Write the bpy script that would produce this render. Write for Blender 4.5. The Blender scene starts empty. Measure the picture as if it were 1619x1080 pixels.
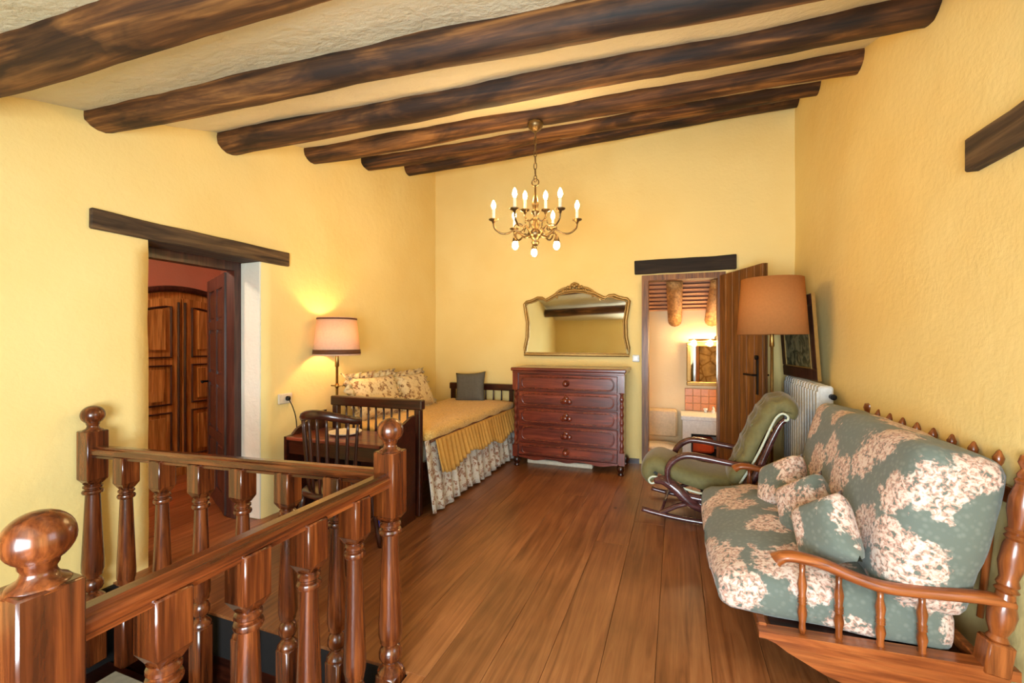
import bpy, bmesh, math, random
from mathutils import Vector, Matrix, noise
random.seed(7)
PI = math.pi
sc = bpy.context.scene
C = bpy.data.collections.new('room'); sc.collection.children.link(C)

# ------------------------------------------------------------------ camera, world, daylight, exposure
CAM_H = 1.3
cd = bpy.data.cameras.new('camera'); cam = bpy.data.objects.new('camera', cd); C.objects.link(cam)
cam.location = (0, 0, CAM_H); cam.rotation_euler = (PI/2, 0, math.atan(260/700))
cd.sensor_fit = 'HORIZONTAL'; cd.sensor_width = 36; cd.lens = 700/1619*36; cd.clip_start = .02
sc.camera = cam
w = bpy.data.worlds.new('sky'); sc.world = w; w.use_nodes = True
w.node_tree.nodes['Background'].inputs[0].default_value = (.62, .8, 1, 1)
w.node_tree.nodes['Background'].inputs[1].default_value = 1.0
def area(name, loc, rot, sx, sy, e, col):
    l = bpy.data.lights.new(name, 'AREA'); l.shape = 'RECTANGLE'; l.size = sx; l.size_y = sy; l.energy = e; l.color = col
    o = bpy.data.objects.new(name, l); C.objects.link(o); o.location = loc; o.rotation_euler = rot; return o
DAY = (.80, .92, 1.0)
area('daylight_front_window', (-.225, -1.27, .95), (PI/2, 0, 0), 1.6, 1.25, 118, DAY)          # shines +Y through window_1
area('daylight_right_window', (1.34, 1.12, 1.25), (0, PI/2, 0), 1.3, .95, 8, DAY)  # shines -X through window_2
sc.view_settings.view_transform = 'Standard'; sc.view_settings.look = 'None'
sc.view_settings.gamma = 1; sc.view_settings.use_curve_mapping = False
sc.view_settings.exposure = 1.1

# ------------------------------------------------------------------ materials
def s2l(h):
    h = h.lstrip('#'); r = []
    for i in (0, 2, 4):
        v = int(h[i:i+2], 16)/255; r.append(v/12.92 if v <= .04045 else ((v+.055)/1.055)**2.4)
    return (*r, 1)
class NT:
    def __init__(s, name):
        s.m = bpy.data.materials.new(name); s.m.use_nodes = True; s.t = s.m.node_tree; s.n = s.t.nodes
        s.b = s.n['Principled BSDF']; s.out = s.n['Material Output']
    def add(s, typ, **kw):
        n = s.n.new(typ)
        for k, v in kw.items():
            if k.startswith('i_'): n.inputs[k[2:].replace('_', ' ')].default_value = v
            else: setattr(n, k, v)
        return n
    def ln(s, a, b): s.t.links.new(a, b)
    def ramp(s, fac, stops):
        r = s.add('ShaderNodeValToRGB'); e = r.color_ramp.elements
        while len(e) < len(stops): e.new(.5)
        for el, (p, c) in zip(e, stops): el.position = p; el.color = c if len(c) == 4 else (*c, 1)
        s.ln(fac, r.inputs[0]); return r.outputs[0]
    def coords(s, scale, rnd=True):
        tc = s.add('ShaderNodeTexCoord'); mp = s.add('ShaderNodeMapping'); mp.inputs['Scale'].default_value = scale
        src = tc.outputs['Object']
        if rnd:
            oi = s.add('ShaderNodeObjectInfo'); mu = s.add('ShaderNodeVectorMath', operation='SCALE')
            mu.inputs[0].default_value = (7, 13, 5); s.ln(oi.outputs['Random'], mu.inputs['Scale'])
            ad = s.add('ShaderNodeVectorMath', operation='ADD'); s.ln(src, ad.inputs[0]); s.ln(mu.outputs[0], ad.inputs[1]); src = ad.outputs[0]
        s.ln(src, mp.inputs[0]); return mp.outputs[0]
    def mix(s, f, a, b, mode='MIX'):
        n = s.add('ShaderNodeMix', data_type='RGBA', blend_type=mode)
        for i, v in ((0, f), (6, a), (7, b)):
            if hasattr(v, 'is_linked'): s.ln(v, n.inputs[i])
            else: n.inputs[i].default_value = v
        return n.outputs[2]
    def bump(s, h, st, dist=.01):
        b = s.add('ShaderNodeBump'); b.inputs['Strength'].default_value = st; b.inputs['Distance'].default_value = dist
        s.ln(h, b.inputs['Height']); s.ln(b.outputs[0], s.b.inputs['Normal'])
    def noise(s, co, sc_, det=4, dist=0, rough=.55):
        n = s.add('ShaderNodeTexNoise'); n.inputs['Scale'].default_value = sc_; n.inputs['Detail'].default_value = det
        n.inputs['Distortion'].default_value = dist; n.inputs['Roughness'].default_value = rough
        s.ln(co, n.inputs['Vector']); return n.outputs[0]
def setb(b, **kw):
    for k, v in kw.items(): b.inputs[k.replace('_', ' ')].default_value = v
def wood(name, dark, mid, light, axis='Z', across=22, along=1.6, rough=.35, coat=.25, bump=.15, var=.0, patch=0):
    t = NT(name); sc3 = [across]*3; sc3['XYZ'.index(axis)] = along
    co = t.coords(tuple(sc3)); f = t.noise(co, 1, 6, 1.2, .6)
    col = t.ramp(f, [(.3, s2l(dark)), (.5, s2l(mid)), (.7, s2l(light))])
    co2 = t.coords(tuple(v*(4 if v == across else 2) for v in sc3)); f2 = t.noise(co2, 1, 3, .4)
    col = t.mix(1, col, t.ramp(f2, [(.35, (.62, .56, .52)), (.6, (1.05, 1.05, 1.05))]), 'MULTIPLY')
    if patch:
        co3 = t.coords((patch*.35, patch, patch)); f3 = t.noise(co3, 1, 4, .8)
        col = t.mix(1, col, t.ramp(f3, [(.40, (.28, .25, .22)), (.56, (1.12, 1.08, 1.0))]), 'MULTIPLY')
    if var:
        oi = t.add('ShaderNodeObjectInfo'); r = t.ramp(oi.outputs['Random'], [(0, (1-var,)*3), (1, (1+var*.4,)*3)])
        col = t.mix(1, col, r, 'MULTIPLY')
    t.ln(col, t.b.inputs['Base Color']); setb(t.b, Roughness=rough, Coat_Weight=coat, Coat_Roughness=.15)
    t.bump(f, bump, .004); return t.m
def simple(name, col, rough=.5, metal=0, **kw):
    t = NT(name); co = t.coords((1, 1, 1)); f = t.noise(co, 40, 3)
    c = s2l(col); a = tuple(v*.86 for v in c[:3]); t.ln(t.ramp(f, [(.35, a), (.65, c)]), t.b.inputs['Base Color'])
    setb(t.b, Roughness=rough, Metallic=metal, **kw); return t.m
def emit(name, col, st):
    t = NT(name); c = s2l(col); setb(t.b, Base_Color=c, Emission_Color=c, Emission_Strength=st); return t.m
def plaster(name, c1, c2, bump=.22):
    t = NT(name); co = t.coords((1, 1, 1), False)
    big = t.noise(co, .9, 3); col = t.ramp(big, [(.35, s2l(c1)), (.65, s2l(c2))])
    t.ln(col, t.b.inputs['Base Color']); setb(t.b, Roughness=.9)
    a = t.noise(co, 14, 6, .3, .6); b = t.noise(co, 55, 3)
    m = t.add('ShaderNodeMath', operation='MULTIPLY_ADD'); m.inputs[1].default_value = .25; t.ln(b, m.inputs[0]); t.ln(a, m.inputs[2])
    t.bump(m.outputs[0], bump, .02); return t.m
def floral(name, base1, base2, spot, spot2, scale=4.2, thr=.36, detail=60):
    t = NT(name); co = t.coords((1, 1, 1), True)
    warp = t.add('ShaderNodeTexNoise'); warp.inputs['Scale'].default_value = 16; warp.inputs['Detail'].default_value = 3; t.ln(co, warp.inputs['Vector'])
    wv = t.add('ShaderNodeVectorMath', operation='MULTIPLY_ADD'); wv.inputs[1].default_value = (.11, .11, .11); t.ln(warp.outputs[1], wv.inputs[0]); t.ln(co, wv.inputs[2])
    v = t.add('ShaderNodeTexVoronoi'); v.inputs['Scale'].default_value = scale; t.ln(wv.outputs[0], v.inputs['Vector'])
    ln_ = t.noise(co, scale*11, 4, .5); ma = t.add('ShaderNodeMath', operation='MULTIPLY_ADD'); ma.inputs[1].default_value = .30; t.ln(ln_, ma.inputs[0]); t.ln(v.outputs['Distance'], ma.inputs[2])
    mask = t.ramp(ma.outputs[0], [(thr+.12, (1, 1, 1)), (thr+.18, (0, 0, 0))])
    v2 = t.add('ShaderNodeTexVoronoi'); v2.inputs['Scale'].default_value = detail; t.ln(co, v2.inputs['Vector'])
    base = t.ramp(v2.outputs['Distance'], [(.15, s2l(base1)), (.5, s2l(base2))])
    n = t.noise(co, detail*1.3, 3, .6); sp = t.ramp(n, [(.36, s2l(base2)), (.45, s2l(spot2)), (.58, s2l(spot))])
    t.ln(t.mix(mask, base, sp), t.b.inputs['Base Color']); setb(t.b, Roughness=.9, Sheen_Weight=.15)
    t.bump(n, .12, .004); return t.m

M = {}
M['wall'] = plaster('yellow_plaster', '#ebcf85', '#f0da96')
M['ceil'] = plaster('ceiling_plaster', '#dfd6b6', '#e9e1c6', .7)
M['salmon'] = plaster('salmon_plaster', '#e0a084', '#e8b094', .3)
M['cream'] = plaster('cream_plaster', '#f0dcb0', '#f4e4c2', .3)
M['whitewash'] = plaster('whitewash', '#dcd9c6', '#e6e3d2', .4)
M['stain'] = wood('red_brown_turned_wood', '#321507', '#5e2c12', '#8a4a20', 'Z', rough=.26, coat=.4)
M['stainx'] = wood('red_brown_rail_wood_x', '#321507', '#5e2c12', '#8a4a20', 'X', rough=.25, coat=.5)
M['stainy'] = wood('red_brown_rail_wood_y', '#3c1a0a', '#703617', '#9c5526', 'Y', rough=.25, coat=.5)
M['beam'] = wood('old_beam_wood', '#26160a', '#603c1c', '#a0703c', 'X', across=15, along=1.0, rough=.7, coat=0, bump=1.0, patch=5)
M['lintel'] = wood('dark_lintel_wood', '#2c1f12', '#4e3a24', '#705636', 'Y', across=14, along=1.5, rough=.8, coat=0, bump=.6)
M['lintelx'] = wood('black_lintel_wood', '#15100b', '#241a12', '#382a1c', 'X', across=14, along=1.5, rough=.8, coat=0, bump=.6)
M['dark'] = wood('dark_mahogany', '#1c0a06', '#341308', '#4c1f0e', 'X', rough=.3, coat=.4)
M['darkz'] = wood('dark_mahogany_z', '#1c0a06', '#341308', '#4c1f0e', 'Z', rough=.3, coat=.4)
M['maho'] = wood('red_mahogany', '#43170f', '#6b2a1a', '#8c4027', 'X', across=16, rough=.28, coat=.5)
M['mahoz'] = wood('red_mahogany_z', '#43170f', '#6b2a1a', '#8c4027', 'Z', across=16, rough=.28, coat=.5)
M['sofaw'] = wood('honey_brown_wood', '#6e3413', '#954e22', '#b06732', 'X', across=16, rough=.3, coat=.5)
M['sofawz'] = wood('honey_brown_wood_z', '#6a3010', '#8a481c', '#a65e2c', 'Z', across=16, rough=.3, coat=.5)
M['door'] = wood('door_plank_wood', '#4e2c10', '#7d4d1e', '#a26c30', 'Z', across=26, rough=.5, coat=.1, var=.25)
M['doord'] = wood('dark_door_wood', '#23100a', '#40221a', '#573224', 'Z', across=20, rough=.45, coat=.2)
M['armoire'] = wood('armoire_wood', '#8a5824', '#c08c46', '#dcae66', 'Z', across=20, rough=.4, coat=.2)
M['rocker'] = wood('rocker_dark_wood', '#3a1d1c', '#553030', '#6d4444', 'X', across=18, rough=.22, coat=.6)
M['log'] = wood('pale_log_wood', '#8a5a2c', '#b9874a', '#d6a566', 'Y', across=12, rough=.7, coat=0)
M['terracotta'] = simple('terracotta', '#eeb890', .8)
M['batten'] = wood('batten_wood', '#4a2412', '#6d3c20', '#875030', 'X', rough=.7, coat=0)
M['brass'] = simple('antique_brass', '#a8854a', .3, 1)
M['pewter'] = simple('bronze_metal', '#7a6444', .35, .9)
M['gilt'] = simple('gilt_frame', '#a8864a', .4, .55)
M['iron'] = simple('black_iron', '#15120f', .5, .6)
M['whitep'] = simple('white_paint', '#e4e9ea', .35)
M['white'] = simple('white_ceramic', '#eeeeea', .25)
M['grey'] = simple('grey_cloth', '#5f5c54', .9)
M['velvet'] = simple('green_velvet', '#746c42', .8, Sheen_Weight=.25, Sheen_Roughness=.35)
M['piping'] = simple('pale_piping', '#cfd6bf', .7)
M['candle'] = simple('candle_sleeve', '#f3e6c8', .5)
M['bulb'] = emit('lit_bulb', '#ffd08a', 105)
M['lampbulb'] = emit('lamp_bulb', '#ffcf88', 170)
M['vbulb'] = emit('vanity_bulb', '#ffd59a', 80)
M['orange_tile'] = simple('orange_tile', '#d88a48', .3)
M['grout'] = simple('grout', '#c8a884', .9)
M['red'] = simple('orange_red_cloth', '#d4501c', .8)
M['blue'] = simple('blue_plastic', '#2448b8', .4)
M['paper'] = simple('white_paper', '#d9cbb2', .7)
M['step'] = simple('grey_carpet', '#8b8576', .95)
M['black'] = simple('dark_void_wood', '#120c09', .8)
M['toilet'] = simple('beige_enamel', '#dcc7a0', .35)
M['brownband'] = simple('brown_band', '#5e3418', .7)
M['floral'] = floral('floral_upholstery', '#747b70', '#656d63', '#dcc8b8', '#c0927e', 4.8, .49, 46)
M['floralp'] = floral('pillow_floral', '#c9b184', '#dcc798', '#7a5638', '#a98656', 16, .4, 40)
M['skirt'] = floral('skirt_floral', '#b9b2a6', '#cfc8bb', '#8a5a44', '#a88a70', 22, .42, 70)
M['cover'] = floral('gold_bedspread', '#bf9548', '#d3ac60', '#e2c27c', '#a98038', 20, .4, 60)
M['valance'] = simple('gold_valance', '#c8984a', .85)
def glass_m():
    t = NT('window_glass'); tr = t.add('ShaderNodeBsdfTransparent'); gl = t.add('ShaderNodeBsdfGlossy'); gl.inputs['Roughness'].default_value = .02
    mx = t.add('ShaderNodeMixShader'); mx.inputs[0].default_value = .06; t.ln(tr.outputs[0], mx.inputs[1]); t.ln(gl.outputs[0], mx.inputs[2]); t.ln(mx.outputs[0], t.out.inputs[0]); return t.m
M['glass'] = glass_m()
def mirror_m():
    t = NT('mirror_glass'); setb(t.b, Base_Color=(.72, .68, .58, 1), Metallic=1, Roughness=.03); return t.m
M['mirror'] = mirror_m()
def shade_m(name, col, tr):
    t = NT(name); c = s2l(col); d = t.add('ShaderNodeBsdfDiffuse'); d.inputs[0].default_value = c
    l = t.add('ShaderNodeBsdfTranslucent'); l.inputs[0].default_value = c
    co = t.coords((60, 60, 60)); f = t.noise(co, 1, 2); t.ln(t.ramp(f, [(.3, tuple(v*.9 for v in c[:3])), (.7, c)]), d.inputs[0])
    mx = t.add('ShaderNodeMixShader'); mx.inputs[0].default_value = tr; t.ln(d.outputs[0], mx.inputs[1]); t.ln(l.outputs[0], mx.inputs[2]); t.ln(mx.outputs[0], t.out.inputs[0]); return t.m
M['shade_cream'] = shade_m('cream_shade', '#ecc6a6', .18)
M['shade_orange'] = shade_m('orange_shade', '#cc8c54', .3)
def plank_m():
    t = NT('floor_plank'); co = t.coords((26, 1.3, 26)); f = t.noise(co, 1, 6, 1.6, .6)
    col = t.ramp(f, [(.28, s2l('#6c3c1c')), (.5, s2l('#8e5730')), (.72, s2l('#a56e42'))])
    co2 = t.coords((1, 1, 1)); b = t.noise(co2, 2.2, 3); col = t.mix(1, col, t.ramp(b, [(.3, (.68, .66, .62)), (.7, (1.1, 1.1, 1.1))]), 'MULTIPLY')
    co3 = t.coords((3.2, 1.7, 1)); v = t.add('ShaderNodeTexVoronoi'); v.inputs['Scale'].default_value = 1.3; t.ln(co3, v.inputs['Vector'])
    kn = t.ramp(v.outputs['Distance'], [(.03, (.3, .22, .18)), (.065, (1, 1, 1))]); col = t.mix(1, col, kn, 'MULTIPLY')
    oi = t.add('ShaderNodeObjectInfo'); r = t.ramp(oi.outputs['Random'], [(0, (.84, .82, .80)), (1, (1.06, 1.06, 1.06))]); col = t.mix(1, col, r, 'MULTIPLY')
    t.ln(col, t.b.inputs['Base Color']); setb(t.b, Roughness=.38, Coat_Weight=.2, Coat_Roughness=.3); t.bump(f, .12, .003); return t.m
M['plank'] = plank_m()
def painting_m():
    t = NT('dark_painting'); co = t.coords((1, 1, 1)); f = t.noise(co, 9, 6, 1.5)
    t.ln(t.ramp(f, [(.3, s2l('#1c1a12')), (.45, s2l('#4a4a30')), (.58, s2l('#8a8460')), (.75, s2l('#3a4636'))]), t.b.inputs['Base Color']); setb(t.b, Roughness=.5); return t.m
M['painting'] = painting_m()

def stone_m():
    t = NT('rubble_stone'); co = t.coords((1, 1, 1), False); v = t.add('ShaderNodeTexVoronoi', feature='DISTANCE_TO_EDGE'); v.inputs['Scale'].default_value = 6; t.ln(co, v.inputs['Vector'])
    f = t.noise(co, 7, 5); a = t.ramp(f, [(.35, s2l('#5d4a30')), (.65, s2l('#a08a5e'))]); e = t.ramp(v.outputs[0], [(.02, s2l('#c8b484')), (.08, (1, 1, 1))])
    t.ln(t.mix(1, a, e, 'MULTIPLY'), t.b.inputs['Base Color']); setb(t.b, Roughness=.9); t.bump(v.outputs[0], .6, .03); return t.m
# ------------------------------------------------------------------ mesh helpers
def BM(): return bmesh.new()
def obj(name, bm, m, parent=None, smooth=False, loc=None, rot=None):
    bmesh.ops.recalc_face_normals(bm, faces=bm.faces)
    me = bpy.data.meshes.new(name); bm.to_mesh(me); bm.free()
    if smooth:
        for p in me.polygons: p.use_smooth = True
    me.materials.append(M[m] if isinstance(m, str) else m)
    o = bpy.data.objects.new(name, me); C.objects.link(o)
    if parent: o.parent = parent
    if loc is not None: o.location = loc
    if rot is not None: o.rotation_euler = rot
    return o
def sharp(o, a=38):
    for p in o.data.polygons: p.use_smooth = True
    o.data.set_sharp_from_angle(angle=math.radians(a)); return o
def thing(name, label, cat, loc=(0, 0, 0), rotz=0, group=None):
    o = bpy.data.objects.new(name, None); C.objects.link(o); o.empty_display_size = .1
    o.location = loc; o.rotation_euler = (0, 0, rotz); return tag(o, label, cat, group)
def tag(o, label, cat, group=None):
    o['label'] = label; o['category'] = cat
    if group: o['group'] = group
    return o
def struct(o, label=None):
    o['kind'] = 'structure'
    if label: o['label'] = label
    return o
def box(bm, c, s, rot=None, bev=0, seg=1):
    r = bmesh.ops.create_cube(bm, size=1); vs = r['verts']
    bmesh.ops.scale(bm, vec=s, verts=vs)
    if bev:
        es = list({e for v in vs for e in v.link_edges})
        rb = bmesh.ops.bevel(bm, geom=es, offset=bev, segments=seg, affect='EDGES', profile=.5)
        vs = list({v for f in rb['faces'] for v in f.verts} | {v for v in vs if v.is_valid})
    if rot is not None: bmesh.ops.rotate(bm, cent=(0, 0, 0), matrix=rot, verts=vs)
    bmesh.ops.translate(bm, vec=c, verts=vs); return vs
def b2(bm, x0, x1, y0, y1, z0, z1, bev=0):
    return box(bm, ((x0+x1)/2, (y0+y1)/2, (z0+z1)/2), (x1-x0, y1-y0, z1-z0), bev=bev)
def lathe(bm, prof, seg=16, o=(0, 0, 0), mat=None, sy=1):
    rings = []
    for r, z in prof:
        ring = []
        if r < 1e-5: ring = [bm.verts.new((0, 0, z))]
        else: ring = [bm.verts.new((r*math.cos(2*PI*k/seg), sy*r*math.sin(2*PI*k/seg), z)) for k in range(seg)]
        rings.append(ring)
    for a, b in zip(rings, rings[1:]):
        for k in range(seg):
            k2 = (k+1) % seg
            if len(a) == 1 and len(b) == 1: continue
            if len(a) == 1: bm.faces.new((a[0], b[k], b[k2]))
            elif len(b) == 1: bm.faces.new((a[k], a[k2], b[0]))
            else: bm.faces.new((a[k], a[k2], b[k2], b[k]))
    for rg in (rings[0], rings[-1]):
        if len(rg) > 2:
            try: bm.faces.new(rg)
            except ValueError: pass
    vs = [v for r in rings for v in r]
    if mat is not None: bmesh.ops.transform(bm, matrix=mat, verts=vs)
    bmesh.ops.translate(bm, vec=o, verts=vs); return vs
def catmull(pts, n=6):
    P = [Vector(p) for p in pts]; P = [2*P[0]-P[1]] + P + [2*P[-1]-P[-2]]; out = []
    for i in range(1, len(P)-2):
        for k in range(n):
            t = k/n; a, b, c, d = P[i-1:i+3]
            out.append(.5*((2*b)+(c-a)*t+(2*a-5*b+4*c-d)*t*t+(3*b-a-3*c+d)*t**3))
    out.append(P[-2]); return out
def tube(bm, pts, r, seg=8, up=None, sx=1, sy=1, caps=True, closed=False):
    pts = [Vector(p) for p in pts]; n = len(pts); rings = []; nrm = None
    for i, p in enumerate(pts):
        if closed: d = (pts[(i+1) % n]-pts[i-1]).normalized()
        else: d = (pts[min(i+1, n-1)]-pts[max(i-1, 0)]).normalized()
        if up is not None: x = Vector(up).cross(d)
        elif nrm is None:
            a = Vector((0, 0, 1)) if abs(d.z) < .9 else Vector((1, 0, 0)); x = a.cross(d)
        else: x = nrm - d*nrm.dot(d)
        x.normalize(); nrm = x; y = d.cross(x); rr = r(i/(n-1)) if callable(r) else r
        if seg == 4: angs = [PI/4+PI/2*k for k in range(4)]
        else: angs = [2*PI*k/seg for k in range(seg)]
        rings.append([bm.verts.new(p+(x*math.cos(a)*sx+y*math.sin(a)*sy)*rr) for a in angs])
    pr = list(zip(rings, rings[1:])) + ([(rings[-1], rings[0])] if closed else [])
    for a, b in pr:
        for k in range(seg): bm.faces.new((a[k], a[(k+1) % seg], b[(k+1) % seg], b[k]))
    if caps and not closed: bm.faces.new(rings[0]); bm.faces.new(rings[-1])
    return [v for g in rings for v in g]
def prism(bm, outline, d0, d1, mapf):
    a = [bm.verts.new(mapf(u, v, d0)) for u, v in outline]; b = [bm.verts.new(mapf(u, v, d1)) for u, v in outline]
    bm.faces.new(a); bm.faces.new(b[::-1]); n = len(a)
    for k in range(n): bm.faces.new((a[k], a[(k+1) % n], b[(k+1) % n], b[k]))
    return a+b
def softbox(bm, s, r, n=(10, 10, 6), puff=(0, 0, 0), warp=None, nz=0):
    hx, hy, hz = (v/2 for v in s); cache = {}
    def vert(i, j, k):
        if (i, j, k) in cache: return cache[i, j, k]
        p = Vector((-hx+2*hx*i/n[0], -hy+2*hy*j/n[1], -hz+2*hz*k/n[2]))
        q = Vector((max(-hx+r, min(hx-r, p.x)), max(-hy+r, min(hy-r, p.y)), max(-hz+r, min(hz-r, p.z))))
        d = p-q
        if d.length > 1e-6: p = q+d.normalized()*min(r, max(abs(d.x), abs(d.y), abs(d.z)))
        a, b, c = p.x/hx, p.y/hy, p.z/hz
        p = p + Vector((puff[0]*a*(1-b*b)*(1-c*c), puff[1]*b*(1-a*a)*(1-c*c), puff[2]*c*(1-a*a)*(1-b*b)))
        if nz: p = p + noise.noise_vector(p*6)*nz
        if warp: p = warp(p)
        cache[i, j, k] = bm.verts.new(p); return cache[i, j, k]
    for ax in range(3):
        o = [a for a in range(3) if a != ax]
        for side in (0, n[ax]):
            for i in range(n[o[0]]):
                for j in range(n[o[1]]):
                    q = []
                    for di, dj in ((0, 0), (1, 0), (1, 1), (0, 1)):
                        t = [0, 0, 0]; t[ax] = side; t[o[0]] = i+di; t[o[1]] = j+dj; q.append(vert(*t))
                    bm.faces.new(q)
    return list(cache.values())
def pillow(bm, wd, ht, th, n=12):
    top, bot = {}, {}
    for i in range(n+1):
        for j in range(n+1):
            u, v = 2*i/n-1, 2*j/n-1
            k = (1-u**4)*(1-v**4); z = th/2*(k**.5)
            pin = 1-.10*(1-abs(u)**2)*abs(v)**3; pin2 = 1-.10*(1-abs(v)**2)*abs(u)**3
            x, y = u*wd/2*pin2, v*ht/2*pin
            edge = i in (0, n) or j in (0, n)
            top[i, j] = bm.verts.new((x, y, z)); bot[i, j] = top[i, j] if edge else bm.verts.new((x, y, -z))
    for g, fl in ((top, 0), (bot, 1)):
        for i in range(n):
            for j in range(n):
                q = [g[i, j], g[i+1, j], g[i+1, j+1], g[i, j+1]]; bm.faces.new(q[::-1] if fl else q)
def pillow_edge(wd, ht, n=12):
    out = []
    def P(u, v):
        return (u*wd/2*(1-.10*(1-abs(v)**2)*abs(u)**3), v*ht/2*(1-.10*(1-abs(u)**2)*abs(v)**3))
    for k in range(4*n):
        s, t = divmod(k, n); q = 2*t/n-1
        out.append(P(*[(q, -1), (1, q), (-q, 1), (-1, -q)][s]))
    return out
def noisy(bm, amp, sc_=5):
    for v in bm.verts: v.co += noise.noise_vector(v.co*sc_)*amp
def dup(root, loc=None, rotz=None, label=None):
    r = root.copy(); C.objects.link(r)
    if loc is not None: r.location = loc
    if rotz is not None: r.rotation_euler[2] = rotz
    if label: r['label'] = label
    for ch in list(root.children):
        c = ch.copy(); C.objects.link(c); c.parent = r
        for g in list(ch.children): d = g.copy(); C.objects.link(d); d.parent = c
    return r
def RX(a): return Matrix.Rotation(a, 4, 'X')
def RY(a): return Matrix.Rotation(a, 4, 'Y')
def RZ(a): return Matrix.Rotation(a, 4, 'Z')
def T(x, y, z): return Matrix.Translation((x, y, z))
def xf(bm, m): bmesh.ops.transform(bm, matrix=m, verts=bm.verts); return bm

# ------------------------------------------------------------------ room shell
XL, YB, YF = -2.85, 4.9, -1.1
def XR(y): return 1.161-.0206*y
def ceilz(x, y): return 2.122+.271*y+.03*(x-XL)*max(0, y-1.5)/2.5

def wall(name, mat, u0, u1, v0, v1, holes, P, thick, amp=.007, step=.09, label=None):
    us = {u0, u1}; vs = {v0, v1}
    for h in holes: us |= {h[0], h[1]}; vs |= {h[2], h[3]}
    def fill(s):
        s = sorted(s); out = []
        for a, b in zip(s, s[1:]):
            n = max(1, round((b-a)/step)); out += [a+(b-a)*k/n for k in range(n)]
        return out+[s[-1]]
    us, vs = fill(us), fill(vs); bm = BM(); V = {}
    def vt(i, j, d=0):
        if (i, j, d) not in V:
            u, v = us[i], vs[j]; n1 = noise.noise(Vector((u*1.7, v*1.7, 3.1)))*amp+noise.noise(Vector((u*6, v*6, 9)))*amp*.4
            du = noise.noise(Vector((u*5, v*5, 17)))*amp*.9
            V[i, j, d] = bm.verts.new(P(u+du, v+du*.6, d+(n1 if d == 0 else 0)))
        return V[i, j, d]
    def inside(i, j):
        if not (0 <= i < len(us)-1 and 0 <= j < len(vs)-1): return False
        u, v = (us[i]+us[i+1])/2, (vs[j]+vs[j+1])/2
        return any(h[0] < u < h[1] and h[2] < v < h[3] for h in holes)
    for i in range(len(us)-1):
        for j in range(len(vs)-1):
            if inside(i, j):
                for (ni, nj, e) in ((i-1, j, ((i, j), (i, j+1))), (i+1, j, ((i+1, j), (i+1, j+1))), (i, j-1, ((i, j), (i+1, j))), (i, j+1, ((i, j+1), (i+1, j+1)))):
                    if not inside(ni, nj): a, b = e; bm.faces.new((vt(*a), vt(*b), vt(*b, thick), vt(*a, thick)))
            else: bm.faces.new((vt(i, j), vt(i+1, j), vt(i+1, j+1), vt(i, j+1)))
    return struct(obj(name, bm, mat, smooth=False), label)
LD = (1.66, 2.40, -.01, 1.89)        # left doorway y0 y1 z0 z1
RD = (-.33, .44, -.01, 2.0)          # bathroom doorway x0 x1 z0 z1
wl = wall('wall_left', 'wall', YF-.1, YB+.05, -1.3, 3.75, [LD], lambda u, v, d: (XL-d, u, v), .26, label='yellow rough plaster wall with the doorway to the bedroom')
wb = wall('wall_back', 'wall', XL-.05, 1.2, -.3, 3.85, [RD], lambda u, v, d: (u, YB+d, v), .16, label='yellow plaster end wall behind dresser and mirror')
W2 = (.62, 1.62, .75, 1.97)
wr = wall('wall_right', 'wall', YF-.1, YB+.05, -.1, 3.85, [W2], lambda u, v, d: (XR(u)+d, u, v), .25, label='yellow plaster wall behind the floral sofa')
W1 = (-1.05, .6, .3, 1.62)
wf = wall('wall_front', 'wall', XL-.05, 1.25, -1.3, 2.2, [W1], lambda u, v, d: (u, YF-d, v), .25)
for o in (wl, wb, wr, wf):
    for p in o.data.polygons: p.use_smooth = True
bm = BM(); nx, ny = 40, 62; g = [[None]*(ny+1) for _ in range(nx+1)]
for i in range(nx+1):
    for j in range(ny+1):
        x = XL-.1+(1.3-XL)*i/nx; y = YF-.15+(YB-YF+.3)*j/ny
        g[i][j] = bm.verts.new((x, y, ceilz(x, y)+.02*noise.noise(Vector((x*1.6, y*1.6, 1)))+.008*noise.noise(Vector((x*7, y*7, 5)))))
for i in range(nx):
    for j in range(ny): bm.faces.new((g[i][j], g[i+1][j], g[i+1][j+1], g[i][j+1]))
struct(obj('ceiling', bm, 'ceil', smooth=True), 'sloping off white plaster ceiling between the beams')

# floor: dark subfloor + planks as parts
HX, HY = -.985, 1.49                 # stairwell edges
bm = BM()
b2(bm, HX, 1.2, YF-.1, YB+.16, -.2, -.014); b2(bm, XL-.02, HX, HY, YB+.1, -.2, -.014)
floor = struct(obj('floor', bm, 'black'), 'reddish brown wide board wooden floor')
pcache = {}
def plank(x, wdt, y0, y1):
    key = (round(wdt, 3), round(y1-y0, 3))
    if key not in pcache:
        bm = BM(); b2(bm, -wdt/2, wdt/2, 0, y1-y0, -.014, 0, bev=.0012)
        o = obj('plank', bm, 'plank', floor, loc=(x, y0, 0)); pcache[key] = o.data
    else:
        o = bpy.data.objects.new('plank', pcache[key]); C.objects.link(o); o.parent = floor; o.location = (x, y0, 0)
    return o
PW = .208; x = 1.17; joints = [2.9, 1.1, 3.7, 2.2, 4.1, 1.7, 3.3]; i = 0
while x > XL:
    x0 = max(x-PW, XL-.02); xm = (x+x0)/2; y0 = YF if x0 > HX-.02 else (HY+.0 if x <= HX+.01 else None)
    if y0 is None:
        plank((x+HX)/2, x-HX-.003, YF, HY); plank(xm, x-x0-.0015, HY, YB+.14)
    else:
        j = joints[i % 7]
        if j < y0+.5: j = None
        if j: plank(xm, x-x0-.0015, y0, j-.002); plank(xm, x-x0-.0015, j, YB+.14)
        else: plank(xm, x-x0-.0015, y0, YB+.14)
    x = x0; i += 1
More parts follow.
